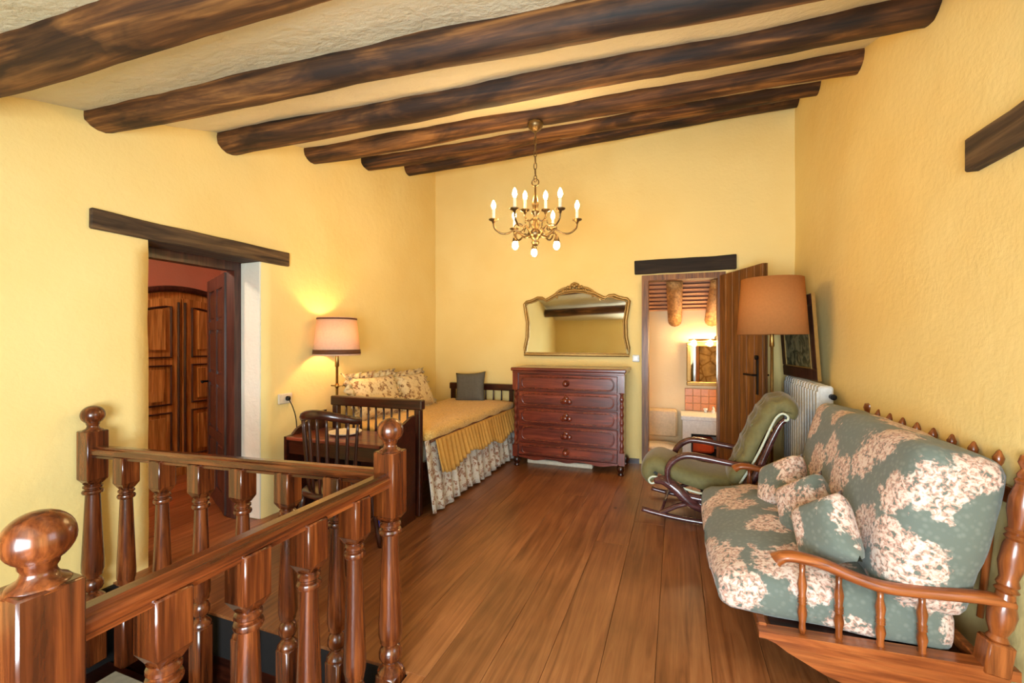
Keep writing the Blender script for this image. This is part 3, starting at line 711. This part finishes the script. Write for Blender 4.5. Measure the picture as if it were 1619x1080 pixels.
# ------------------------------------------------------------------ floor lamps
def floor_lamp(lab, loc, z0, z1, r0, r1, shade, lit, pole_m, bands=False, cross=None):
    t = thing('floor_lamp', lab, 'lamp', loc)
    bm = BM(); lathe(bm, [(0, 0), (.13, 0), (.135, .012), (.12, .025), (.05, .035), (.02, .06), (0, .06)], 24); obj('base', bm, pole_m, t, smooth=True)
    bm = BM(); lathe(bm, [(.011, .05), (.011, .5), (.018, .51), (.02, .53), (.012, .55), (.011, z0-.10), (.018, z0-.09), (.014, z0-.02), (.012, (z0+z1)/2-.06)], 12); obj('pole', bm, pole_m, t, smooth=True)
    if cross: bm = BM(); tube(bm, [(-.06, 0, cross), (.06, 0, cross)], .006, 8); lathe(bm, [(.012, -.02), (.02, 0), (.012, .02)], 10, (0, 0, cross)); obj('cross_bar', bm, pole_m, t, smooth=True)
    bm = BM(); n = 40
    a = [bm.verts.new((r0*math.cos(2*PI*k/n), r0*math.sin(2*PI*k/n), z0)) for k in range(n)]; b = [bm.verts.new((r1*math.cos(2*PI*k/n), r1*math.sin(2*PI*k/n), z1)) for k in range(n)]
    for k in range(n): bm.faces.new((a[k], a[(k+1) % n], b[(k+1) % n], b[k]))
    sh = obj('lamp_shade', bm, shade, t, smooth=True); sm = sh.modifiers.new('thickness', 'SOLIDIFY'); sm.thickness = .003
    if bands:
        for zc, hgt in ((z0+.03, .035), (z1-.012, .012)):
            bm = BM(); rr = r0+(r1-r0)*(zc-z0)/(z1-z0)+.0035; rr0 = r0+(r1-r0)*(zc-hgt/2-z0)/(z1-z0)+.0035; rr1 = r0+(r1-r0)*(zc+hgt/2-z0)/(z1-z0)+.0035
            a = [bm.verts.new((rr0*math.cos(2*PI*k/n), rr0*math.sin(2*PI*k/n), zc-hgt/2)) for k in range(n)]; b = [bm.verts.new((rr1*math.cos(2*PI*k/n), rr1*math.sin(2*PI*k/n), zc+hgt/2)) for k in range(n)]
            for k in range(n): bm.faces.new((a[k], a[(k+1) % n], b[(k+1) % n], b[k]))
            o = obj('band', bm, 'brownband', sh, smooth=True); sm = o.modifiers.new('thickness', 'SOLIDIFY'); sm.thickness = .003
    bm = BM(); zc = (z0+z1)/2
    for an in (0, 2.1, 4.2): tube(bm, [(.02*math.cos(an), .02*math.sin(an), z1-.06), (r1*math.cos(an)*.99, r1*math.sin(an)*.99, z1-.02)], .002, 5)
    tube(bm, [(0, 0, zc-.07), (0, 0, zc-.03)], .016, 8); tube(bm, [(.018, 0, zc-.04), (.045, 0, zc), (.04, 0, z1-.06), (0, 0, z1-.055)], .002, 5); tube(bm, [(-.018, 0, zc-.04), (-.045, 0, zc), (-.04, 0, z1-.06), (0, 0, z1-.055)], .002, 5)
    obj('shade_carrier', bm, pole_m, t)
    bm = BM(); lathe(bm, [(0, zc-.03), (.013, zc-.025), (.028, zc+.015), (.024, zc+.038), (0, zc+.052)], 10); obj('bulb', bm, 'lampbulb' if lit else 'white', t, smooth=True)
    return t
floor_lamp('lit brass floor lamp with pink cream banded shade beside the bed', (-2.66, 2.96, 0), 1.185, 1.50, .188, .155, 'shade_cream', True, 'brass', True, .93)
floor_lamp('unlit floor lamp with large orange shade beside the open bathroom door', (.70, 3.955, 0), 1.355, 1.79, .245, .215, 'shade_orange', False, 'brass')
# outlet and cord
t = thing('wall_outlet', 'cream wall outlet with plugged lamp cord above the desk', 'outlet', (XL+.012, 2.60, .86))
bm = BM(); box(bm, (0, 0, 0), (.018, .13, .08), bev=.006); obj('plate', bm, 'paper', t)
bm = BM(); box(bm, (.02, .01, 0), (.03, .035, .035), bev=.008); obj('plug', bm, 'iron', t)
bm = BM(); tube(bm, catmull([(.03, .01, -.01), (.05, .03, -.08), (.03, .08, -.2), (.03, .1, -.5), (.04, .2, -.845)]), .004, 6); obj('cord', bm, 'iron', t, smooth=True)

# ------------------------------------------------------------------ chandelier
hx_, hy_ = -.966, 3.09; hz = 2.885
t = thing('chandelier', 'antique bronze candle chandelier with lit bulbs hanging from a beam', 'chandelier', (hx_, hy_, 1.9))
Z = lambda z: z-1.9
bm = BM(); lathe(bm, [(.0, Z(2.83)), (.02, Z(2.835)), (.05, Z(2.86)), (.06, Z(2.885)), (.055, Z(2.90)), (0, Z(2.90))], 20); obj('canopy', bm, 'pewter', t, smooth=True)
bm = BM(); z = 2.835; k = 0
while z > 2.50:
    c = Vector((0, 0, Z(z-.025))); ax = Vector((1, 0, 0)) if k % 2 else Vector((0, 1, 0))
    tube(bm, [c+ax*.011*math.cos(a)+Vector((0, 0, .027*math.sin(a))) for a in [2*PI*j/12 for j in range(12)]], .0035, 5, closed=True); z -= .046; k += 1
tube(bm, [(.026*math.cos(a), 0, Z(2.46)+.026*math.sin(a)) for a in [2*PI*j/16 for j in range(16)]], .005, 6, closed=True)
obj('chain', bm, 'pewter', t, smooth=True)
bm = BM(); lathe(bm, [(.006, Z(2.44)), (.008, Z(2.38)), (.02, Z(2.34)), (.026, Z(2.30)), (.014, Z(2.26)), (.03, Z(2.25)), (.03, Z(2.24)), (.012, Z(2.22)), (.02, Z(2.18)), (.034, Z(2.15)), (.02, Z(2.12)), (.05, Z(2.10)), (.06, Z(2.085)), (.04, Z(2.06)), (.02, Z(2.04)), (.03, Z(2.02)), (.018, Z(2.0)), (0, Z(1.99))], 16); obj('stem', bm, 'pewter', t, smooth=True)
def candle(par, p, h=.075):
    bm = BM(); lathe(bm, [(.008, -.03), (.012, -.015), (.034, -.004), (.036, .002), (.030, .004), (.012, .0), (0, 0)], 14, p); obj('drip_pan', bm, 'pewter', par, smooth=True)
    bm = BM(); lathe(bm, [(.0115, .002), (.0115, h), (0, h)], 10, p); obj('candle_sleeve', bm, 'candle', par)
    bm = BM(); lathe(bm, [(.009, h), (.017, h+.022), (.015, h+.04), (.006, h+.06), (0, h+.068)], 8, p); obj('bulb', bm, 'bulb', par, smooth=True)
for k in range(6):
    a = math.radians(60*k+20.4); ca, sa = math.cos(a), math.sin(a); R = .305
    prof = [(.03, 2.10), (.07, 2.075), (.12, 2.10), (.15, 2.115), (.20, 2.09), (.25, 2.09), (.295, 2.125), (R, 2.165)]
    bm = BM(); tube(bm, catmull([(r*ca, r*sa, Z(z)) for r, z in prof]), .007, 7)
    tube(bm, catmull([((.12+.035*math.cos(q))*ca, (.12+.035*math.cos(q))*sa, Z(2.13+.03*math.sin(q))) for q in [j*.8 for j in range(7)]]), .005, 6)
    arm = obj('arm', bm, 'pewter', t, smooth=True); candle(arm, (R*ca, R*sa, Z(2.19)))
for k in range(2):
    a = math.radians(180*k+20.4); ca, sa = math.cos(a), math.sin(a); R = .075
    bm = BM(); tube(bm, catmull([(r*ca, r*sa, Z(z)) for r, z in ((.015, 2.20), (.05, 2.18), (.075, 2.21), (R, 2.24))]), .006, 7)
    arm = obj('upper_arm', bm, 'pewter', t, smooth=True); candle(arm, (R*ca, R*sa, Z(2.26)))
for k in range(3):
    a = math.radians(120*k+90+20.4); ca, sa = math.cos(a), math.sin(a); R = .17
    bm = BM(); tube(bm, catmull([(r*ca, r*sa, Z(z)) for r, z in ((.03, 2.08), (.09, 2.05), (.15, 2.075), (R, 2.05), (R, 2.03))]), .007, 7); lathe(bm, [(.012, .03), (.02, .0), (.024, -.012)], 10, (R*ca, R*sa, Z(2.02)))
    arm = obj('lower_arm', bm, 'pewter', t, smooth=True)
    bm = BM(); lathe(bm, [(.014, .0), (.022, -.02), (.024, -.036), (.014, -.054), (0, -.06)], 10, (R*ca, R*sa, Z(2.012))); obj('bulb', bm, 'bulb', arm, smooth=True)

# ------------------------------------------------------------------ sofa
SY0, SY1 = 1.97, 3.28; SL = SY1-SY0
t = thing('sofa', 'low wooden frame sofa with grey green floral cushions along the right wall', 'sofa', (.30, SY0, 0))
def SX(x): return x-.30
for s, y in ((0, 0.0), (1, SL)):
    bm = BM(); out = [(.30, .155), (.305, .17), (1.04, .205), (1.045, .06), (.95, .02), (.80, .0), (.66, .015), (.52, .055), (.40, .11), (.36, .135)]
    prism(bm, [(SX(u), v) for u, v in out], y-.016, y+.016, lambda u, v, d: (u, d, v)); pn = obj('end_panel', bm, 'sofaw', t)
    bm = BM(); prism(bm, [(SX(.30), .155), (SX(.30), .178), (SX(1.06), .215), (SX(1.06), .18)], y-.03, y+.03, lambda u, v, d: (u, d, v)); obj('end_rail', bm, 'sofaw', t)
    arm = catmull([(SX(.358), y, .450), (SX(.368), y, .458), (SX(.395), y, .472), (SX(.44), y, .474), (SX(.52), y, .462), (SX(.61), y, .432), (SX(.71), y, .412), (SX(.85), y, .420), (SX(.97), y, .43), (SX(1.05), y, .425)], 5)
    bm = BM(); tube(bm, arm, lambda q: (.018 if q < .005 else .036-.045*min(q, .2)) if q < .2 else .027, 10, up=(0, 1, 0), sx=.75, sy=1.2); obj('arm_rest', bm, 'sofaw', t, smooth=True)
    for xx, zt in ((.45, .455), (.567, .43), (.693, .40), (.813, .405)):
        bm = BM(); z0 = .185; h = zt-z0
        lathe(bm, [(.010, 0), (.013, .02*h/.25), (.011, .15*h), (.017, .30*h), (.012, .42*h), (.016, .44*h), (.012, .46*h), (.016, .48*h), (.012, .5*h), (.016, .52*h), (.012, .55*h), (.017, .70*h), (.010, .86*h), (.011, h)], 10, (SX(xx), y, z0)); obj('arm_spindle', bm, 'sofawz', t, smooth=True)
    lean = math.atan2(.10, .70)
    bm = BM(); box(bm, (0, 0, .04), (.072, .072, .11), bev=.006)
    prof = [(.024, .09), (.030, .10), (.022, .115), (.034, .15), (.038, .19), (.028, .23), (.024, .26), (.032, .27), (.024, .28), (.03, .29), (.024, .31), (.034, .36), (.03, .42), (.024, .44), (.032, .45), (.024, .46), (.032, .47), (.024, .48), (.036, .54), (.036, .58), (.026, .63), (.032, .64), (.025, .65), (.028, .66), (.02, .68), (.03, .70), (.026, .725), (0, .735)]
    lathe(bm, prof, 14); xf(bm, T(SX(1.0), y-.0, .20)@RY(lean)); sharp(obj('back_post', bm, 'sofawz', t))
bm = BM(); box(bm, (SX(.32), SL/2, .165), (.03, SL-.03, .045), bev=.004); box(bm, (SX(.98), SL/2, .19), (.03, SL-.03, .05), bev=.004); obj('seat_rail', bm, 'sofaw', t)
bm = BM(); box(bm, (SX(.66), SL/2, .168), (.62, SL-.04, .02)); obj('seat_deck', bm, 'dark', t)
bm = BM(); box(bm, (SX(1.098), SL/2, .76), (.025, SL-.05, .06), bev=.006); obj('back_rail', bm, 'sofaw', t)
for k in range(1, 9):
    yy = SL*k/9; bm = BM(); lathe(bm, [(.010, -.5), (.012, -.25), (.009, .0), (.010, .04), (.016, .05), (.009, .06), (.015, .075), (.017, .09), (.010, .105), (.006, .115), (0, .12)], 10); xf(bm, T(SX(1.085), yy, .79)@RY(math.radians(5))); obj('back_spindle', bm, 'sofawz', t, smooth=True)
def seatwarp(p):
    fx = (p.x+.4)/.8; p.z += -.05*max(0, .35-fx)/.35*(1 if p.z > 0 else .3)-.03*fx; return p
bm = BM(); softbox(bm, (.78, SL-.07, .185), .06, (14, 26, 6), puff=(.02, 0, .05), nz=.012, warp=seatwarp); xf(bm, T(SX(.55), SL/2, .295)); obj('seat_cushion', bm, 'floral', t, smooth=True)
bm = BM(); softbox(bm, (.285, SL-.03, .60), .075, (8, 26, 12), puff=(.03, .03, .01), nz=.014); xf(bm, T(SX(.888), SL/2+.005, .615)@RY(math.radians(13))); obj('back_cushion', bm, 'floral', t, smooth=True)
def throw(loc, rx, ry, rz, sz, lab):
    bm = BM(); pillow(bm, sz, sz, .15); xf(bm, RZ(rz)@RY(ry)@RX(rx)@RZ(PI/4*.8)); tag(obj('throw_cushion', bm, 'floral', smooth=True, loc=loc), lab, 'cushion', 'floral throw cushions on the sofa')
throw((.575, 2.16, .515), math.radians(76), 0, math.radians(-66), .27, 'small floral cushion nearest the sofa front arm, mostly pale flowers')
throw((.575, 2.47, .505), math.radians(72), 0, math.radians(-64), .28, 'middle one of three small floral cushions on the sofa')
throw((.55, 2.84, .50), math.radians(62), 0, math.radians(-70), .30, 'small floral cushion farthest along the sofa, nearest the rocking chair')

# ------------------------------------------------------------------ rocking chair
t = thing('rocking_chair', 'green velvet button tufted rocking chair with scrolled dark wood frame', 'rocking chair', (-.20, 3.69, 0), math.radians(-5)); HWc = .25
def band(path, th, y0, y1, ny, mname, nm, tuft=None, bulge=.02):
    P_ = catmull(path, 5); n = len(P_); bm = BM(); top = []; bot = []
    for i, p in enumerate(P_):
        d = (P_[min(i+1, n-1)]-P_[max(i-1, 0)]).normalized(); nr = Vector((-d.z, 0, d.x)); tr, br = [], []
        for j in range(ny+1):
            v = 2*j/ny-1; e = math.sqrt(max(0, 1-abs(v)**6)); k = th*.5*(.35+.65*e)+bulge*(1-v*v)
            if tuft: k -= tuft(i/(n-1), v)
            y = y0+(y1-y0)*j/ny
            tr.append(bm.verts.new(p+nr*k+Vector((0, y, 0)))); br.append(bm.verts.new(p-nr*th*.4+Vector((0, y, 0))))
        top.append(tr); bot.append(br)
    for i in range(n-1):
        for j in range(ny): bm.faces.new((top[i][j], top[i+1][j], top[i+1][j+1], top[i][j+1])); bm.faces.new((bot[i][j], bot[i][j+1], bot[i+1][j+1], bot[i+1][j]))
        for j in (0, ny): bm.faces.new((top[i][j], bot[i][j], bot[i+1][j], top[i+1][j]))
    for i in (0, n-1):
        for j in range(ny): bm.faces.new((top[i][j], top[i][j+1], bot[i][j+1], bot[i][j]))
    return obj(nm, bm, mname, t, smooth=True)
def tf(s, v):
    if not .08 < s < .72: return 0
    r = s*9; row = round(r); off = .5*(row % 2); c = v*2.6+off; return .036*math.exp(-((r-row)**2*7+(c-round(c))**2*7))
back = [(.60, 0, .30), (.64, 0, .42), (.69, 0, .55), (.745, 0, .69), (.80, 0, .80), (.85, 0, .865), (.90, 0, .87), (.93, 0, .835), (.915, 0, .80)]
band([(x, y, z) for x, y, z in back], .10, -HWc+.02, HWc-.02, 18, 'velvet', 'backrest', tf)
seat = [(.055, 0, .265), (.02, 0, .30), (.025, 0, .35), (.07, 0, .375), (.13, 0, .355), (.25, 0, .315), (.40, 0, .285), (.58, 0, .285)]
band([(x, y, z) for x, y, z in seat], .10, -HWc+.02, HWc-.02, 16, 'velvet', 'seat')
for row, (bx_, bz_) in enumerate(((.585, .47), (.635, .595), (.69, .725), (.745, .825))):
    for j in range(3 if row % 2 else 4):
        bm = BM(); lathe(bm, [(0, -.006), (.010, -.004), (.012, .002), (.007, .008), (0, .009)], 8); xf(bm, RY(math.radians(-65)))
        obj('button', bm, 'velvet', t, smooth=True, loc=(bx_+.018, (j-(1 if row % 2 else 1.5))*.12, bz_))
for s in (-1, 1):
    y = s*HWc
    bm = BM(); tube(bm, catmull([(.63, y*1.06, .33), (.695, y*1.06, .45), (.755, y*1.06, .58), (.81, y*1.06, .72), (.845, y*1.06, .795), (.88, y*1.06, .825), (.91, y*1.06, .81), (.91, y*1.06, .785), (.89, y*1.06, .78)]), .008, 6); obj('piping', bm, 'piping', t, smooth=True)
    bm = BM(); tube(bm, catmull([(.10, y, .30), (.055, y, .30), (.03, y, .275), (.045, y, .25), (.08, y, .26), (.16, y, .285), (.23, y, .255), (.37, y, .225), (.55, y, .22)]), .008, 6); obj('piping', bm, 'piping', t, smooth=True)
    def swp(nm, pts, r, sx=.8, sy=1.0, yy=y):
        bm = BM(); tube(bm, catmull([(a, yy, b) for a, b in pts]), r, 8, up=(0, 1, 0), sx=sx, sy=sy); return obj(nm, bm, 'rocker', t, smooth=True)
    swp('side_post', [(.07, .275), (.14, .28), (.22, .235), (.29, .175), (.36, .13), (.44, .10)], lambda q: .03+.026*math.sin(q*PI))
    swp('side_rail', [(.30, .19), (.42, .185), (.56, .21), (.64, .27), (.70, .38)], .03)
    swp('back_stile', [(.62, .20), (.70, .34), (.76, .48), (.815, .63), (.865, .745), (.90, .785)], lambda q: .036-.016*q)
    swp('arm', [(.19, .24), (.165, .32), (.17, .39), (.215, .45), (.29, .487), (.40, .485), (.52, .47), (.62, .46), (.69, .47)], lambda q: .023+.008*math.sin(q*PI), yy=s*(HWc+.025))
    swp('front_strut', [(.09, .028), (.16, .07), (.25, .12), (.36, .15), (.47, .13)], .022)
    swp('back_strut', [(.44, .12), (.55, .15), (.66, .13), (.76, .085), (.82, .06)], .017)
    swp('rocker', [(-.02, .052), (.08, .038), (.22, .026), (.42, .023), (.62, .034), (.78, .062), (.90, .11)], .023, yy=s*(HWc+.005))
for xx, zz in ((.12, .06), (.38, .14), (.74, .10)):
    bm = BM(); tube(bm, [(xx, -HWc, zz), (xx, HWc, zz)], .011, 8); obj('stretcher', bm, 'rocker', t, smooth=True)

# ------------------------------------------------------------------ radiator and picture
t = thing('radiator', 'white ribbed radiator on the right wall behind the orange lamp', 'radiator', (.97, 3.62, .12))
sec = None
for k in range(14):
    if sec is None:
        bm = BM(); box(bm, (0, .036, .44), (.09, .066, .86), bev=.012); box(bm, (-.048, .036, .44), (.012, .045, .78), bev=.004); o = obj('section', bm, 'whitep', t); sec = o.data
    else: o = bpy.data.objects.new('section', sec); C.objects.link(o); o.parent = t
    o.location = (0, k*.074, 0)
bm = BM(); lathe(bm, [(.018, 0), (.018, .03), (.020, .032), (.020, .045), (0, .047)], 12, (.03, -.0, .80), RX(PI/2)); obj('valve', bm, 'iron', t)
t = thing('framed_picture', 'dark painting in a brown and gilt frame leaning above the radiator', 'picture', (.0, 0, 0))
pa, pb = Vector((1.02, 3.93, 1.0)), Vector((.93, 4.62, 1.0)); L = (pb-pa).length; t.location = pa; t.rotation_euler = (0, 0, math.atan2(pb.y-pa.y, pb.x-pa.x))
def tilt(o): o.rotation_euler = (math.radians(-4), 0, 0); return o
HP = .67
for nm, m, (a, b, c, d), (y0, y1) in (('frame', 'doord', (0, L, 0, .09), (0, .022)), ('frame', 'doord', (0, L, HP-.09, HP), (0, .022)), ('frame', 'doord', (0, .09, .09, HP-.09), (0, .022)), ('frame', 'doord', (L-.09, L, .09, HP-.09), (0, .022))):
    bm = BM(); b2(bm, a, b, y0, y1, c, d, bev=.006); tilt(obj(nm, bm, m, t))
bm = BM(); b2(bm, -.005, -.0, -.002, .022, 0, HP); tilt(obj('gilt_edge', bm, 'gilt', t))
bm = BM()
for q in ((.09, L-.09, .09, .10), (.09, L-.09, HP-.10, HP-.09), (.09, .10, .10, HP-.10), (L-.10, L-.09, .10, HP-.10)): b2(bm, q[0], q[1], .003, .026, q[2], q[3])
tilt(obj('gilt_slip', bm, 'gilt', t))
bm = BM(); b2(bm, .10, L-.10, .005, .02, .10, HP-.10); tilt(obj('canvas', bm, 'painting', t))

# ------------------------------------------------------------------ armoire in the bedroom
t = thing('armoire', 'honey wood armoire with arched top in the bedroom past the left doorway', 'wardrobe', (-4.55, 2.93, 0), PI/2)
# local: x along the front (world +y), -y is the front (world +x)
aw = .66
bm = BM(); arch = [(-aw, .06)] + [(-aw+2*aw*k/20, 1.60+.19*math.sin(PI*k/20)**.9) for k in range(21)] + [(aw, .06)]
prism(bm, arch, 0, .5, lambda u, v, d: (u, d, v)); obj('body', bm, 'armoire', t)
bm = BM(); tube(bm, [(u*1.02, -.015, v+.02) for u, v in arch[1:-1]], .03, 8); obj('cornice', bm, 'doord', t, smooth=True)
bm = BM(); b2(bm, -aw-.02, aw+.02, -.03, .5, 0, .08); obj('plinth', bm, 'armoire', t)
def atop(u): return 1.60+.19*max(0, math.sin(PI*(u+aw)/(2*aw)))**.9
for s in (-1, 1):
    u0, u1 = (.008, aw-.06) if s > 0 else (-aw+.06, -.008)
    bm = BM(); out = [(u0, .10), (u1, .10)] + [(u1+(u0-u1)*k/10, atop(u1+(u0-u1)*k/10)-.07) for k in range(11)]
    prism(bm, out, -.02, 0, lambda u, v, d: (u, d, v)); dr = obj('door', bm, 'doord' if 0 else 'armoire', t)
    for v0, v1 in ((.18, .62), (.70, 1.07), (1.15, None)):
        bm = BM()
        a0, a1 = u0+.09, u1-.09
        if v1 is None: out = [(a0, v0), (a1, v0)] + [(a1+(a0-a1)*k/8, atop(a1+(a0-a1)*k/8)-.15) for k in range(9)]
        else: out = [(a0, v0), (a1, v0), (a1, v1), (a0, v1)]
        cx_ = sum(p[0] for p in out)/len(out); cy_ = sum(p[1] for p in out)/len(out)
        tube(bm, [(u, -.022, v) for u, v in out], .012, 6, closed=True); obj('moulding', bm, 'doord', dr)
        bm = BM(); prism(bm, [(cx_+(u-cx_)*.72, cy_+(v-cy_)*.8) for u, v in out], -.036, -.02, lambda u, v, d: (u, d, v)); obj('panel', bm, 'armoire', dr)
    bm = BM(); tube(bm, [(s*.03, -.02, .12), (s*.03, -.02, 1.68)], .012, 6); obj('stile_moulding', bm, 'doord', dr)
t = thing('bedroom_fill_globe', 'added unseen fill light brightening the bedroom past the left doorway', 'lamp', (-3.9, 1.2, 2.5))  # invented light source, kept out of view, added to brighten the bedroom
bm = BM(); lathe(bm, [(.08, 0), (.08, -.02), (.02, -.03), (.02, -.07), (.05, -.08)], 14); obj('fitting', bm, 'brass', t, smooth=True)
bm = BM(); lathe(bm, [(0, -.07)]+[(.09*math.sin(PI*k/10), -.16+.09*math.cos(PI*k/10)) for k in range(1, 10)]+[(0, -.25)], 14); obj('globe', bm, emit('bedroom_fill_glow', '#fff0d8', 95), t, smooth=True)

# ------------------------------------------------------------------ bathroom fittings
t = thing('vanity', 'white bathroom vanity with open shelf seen through the right doorway', 'vanity', (.45, BY-.45, -.4))
bm = BM(); b2(bm, -.40, .45, -.02, .44, .76, .81, bev=.006); obj('counter', bm, 'whitep', t)
bm = BM(); b2(bm, -.38, -.28, 0, .43, 0, .76); b2(bm, .38, .44, 0, .43, 0, .76); b2(bm, -.28, .38, 0, .43, .60, .76); b2(bm, -.28, .38, .40, .43, 0, .6); b2(bm, -.28, .38, 0, .43, .0, .06); obj('carcass', bm, 'whitep', t)
bm = BM(); b2(bm, -.28, .38, .02, .40, .33, .35); obj('shelf', bm, 'iron', t)
bm = BM(); b2(bm, -.285, -.265, -.01, .02, .06, .60); b2(bm, .365, .385, -.01, .02, .06, .6); b2(bm, -.265, .365, -.01, .02, .58, .60); obj('shelf_frame', bm, 'iron', t)
bm = BM(); lathe(bm, [(.02, 0), (.02, .03), (.012, .04), (.012, .08), (0, .085)], 10, (-.02, .33, .81)); tube(bm, [(-.02, .33, .87), (-.02, .22, .88), (-.02, .2, .86)], .01, 8)
for s in (-1, 1): lathe(bm, [(.016, 0), (.016, .03), (.024, .035), (.024, .055), (0, .06)], 8, (-.02+s*.09, .33, .81))
obj('tap', bm, 'whitep', t)
bm = BM(); box(bm, (.28, BY-.27, .045), (.28, .26, .17), bev=.03); o = tag(obj('folded_towel', bm, 'red'), 'orange red folded towel on the vanity shelf', 'towel')
bm = BM(); lathe(bm, [(0, 0), (.10, .0), (.13, .10), (.12, .19), (.11, .19), (.115, .1), (.09, .015), (0, .015)], 16); tag(obj('basket', bm, 'log', loc=(.30, BY-.25, -.34)), 'round straw basket on the lower vanity shelf', 'basket')
ts = struct(obj('trim_3', (lambda b: (b2(b, .10, .95, BY-.016, BY+.01, .41, .70), b)[1])(BM()), 'grout'), 'orange tiled splashback above the vanity')
tm = None
for i in range(9):
    for j in range(3):
        if tm is None: bm = BM(); box(bm, (0, 0, 0), (.09, .012, .09), bev=.003); o = obj('tile', bm, 'orange_tile', ts); tm = o.data
        else: o = bpy.data.objects.new('tile', tm); C.objects.link(o); o.parent = ts
        o.location = (.15+i*.094, BY-.02, .462+j*.094)
t = thing('bathroom_mirror', 'wood framed bathroom mirror with lamp bar above the vanity', 'mirror', (.48, BY-.05, .74), math.radians(3.5))
bm = BM()
for q in ((-.36, .36, 0, .05), (-.36, .36, .50, .55), (-.36, -.31, .05, .5), (.31, .36, .05, .5)): b2(bm, q[0], q[1], -.03, .02, q[2], q[3], bev=.008)
obj('frame', bm, 'gilt', t)
bm = BM(); b2(bm, -.31, .31, -.01, .01, .05, .50); obj('mirror_glass', bm, 'mirror', t)
bm = BM(); tube(bm, [(-.34, -.06, .58), (.34, -.06, .58)], .012, 8); lathe(bm, [(.0, 0), (.04, .01), (.04, .03), (0, .04)], 14, (-.0, -.02, .60), RX(PI/2)); obj('lamp_bar', bm, 'pewter', t)
for k in range(4):
    x_ = -.28+k*.187; bm = BM(); lathe(bm, [(.01, .0), (.03, -.03), (.034, -.055), (.02, -.075), (0, -.08)], 10, (x_, -.075, .58)); obj('bulb', bm, 'vbulb', t, smooth=True)
t = thing('bathroom_fill_globe', 'added unseen fill light brightening the bathroom ceiling', 'lamp', (1.45, 5.55, 1.35))  # no known lamp here: added out of view to lift the dark bathroom ceiling
bm = BM(); lathe(bm, [(.05, .22), (.05, .16), (.02, .12), (.03, .08)], 14, (.0, 0, -.1)); tube(bm, [(0, 0, .06), (.24, 0, .06)], .012, 8); obj('fitting', bm, 'brass', t, smooth=True)
bm = BM(); lathe(bm, [(0, .07)]+[(.07*math.sin(PI*k/10), .07*math.cos(PI*k/10)) for k in range(1, 10)]+[(0, -.07)], 14, (0, 0, -.09)); obj('globe', bm, emit('bathroom_fill_glow', '#ffdcae', 40), t, smooth=True)
t = thing('toilet', 'beige toilet with white seat at the left of the bathroom doorway', 'toilet', (-.17, BY-.02, -.4))
bm = BM(); box(bm, (0, -.10, .66), (.36, .18, .34), bev=.02); obj('tank', bm, 'toilet', t)
bm = BM(); lathe(bm, [(.12, 0), (.13, .05), (.12, .2), (.19, .36), (.20, .40), (0, .40)], 20, (0, -.38, 0), sy=1.15); obj('bowl', bm, 'toilet', t, smooth=True)
bm = BM(); lathe(bm, [(0, .405), (.20, .405), (.205, .42), (.19, .435), (0, .44)], 20, (0, -.38, 0), sy=1.15); obj('seat', bm, 'white', t, smooth=True)
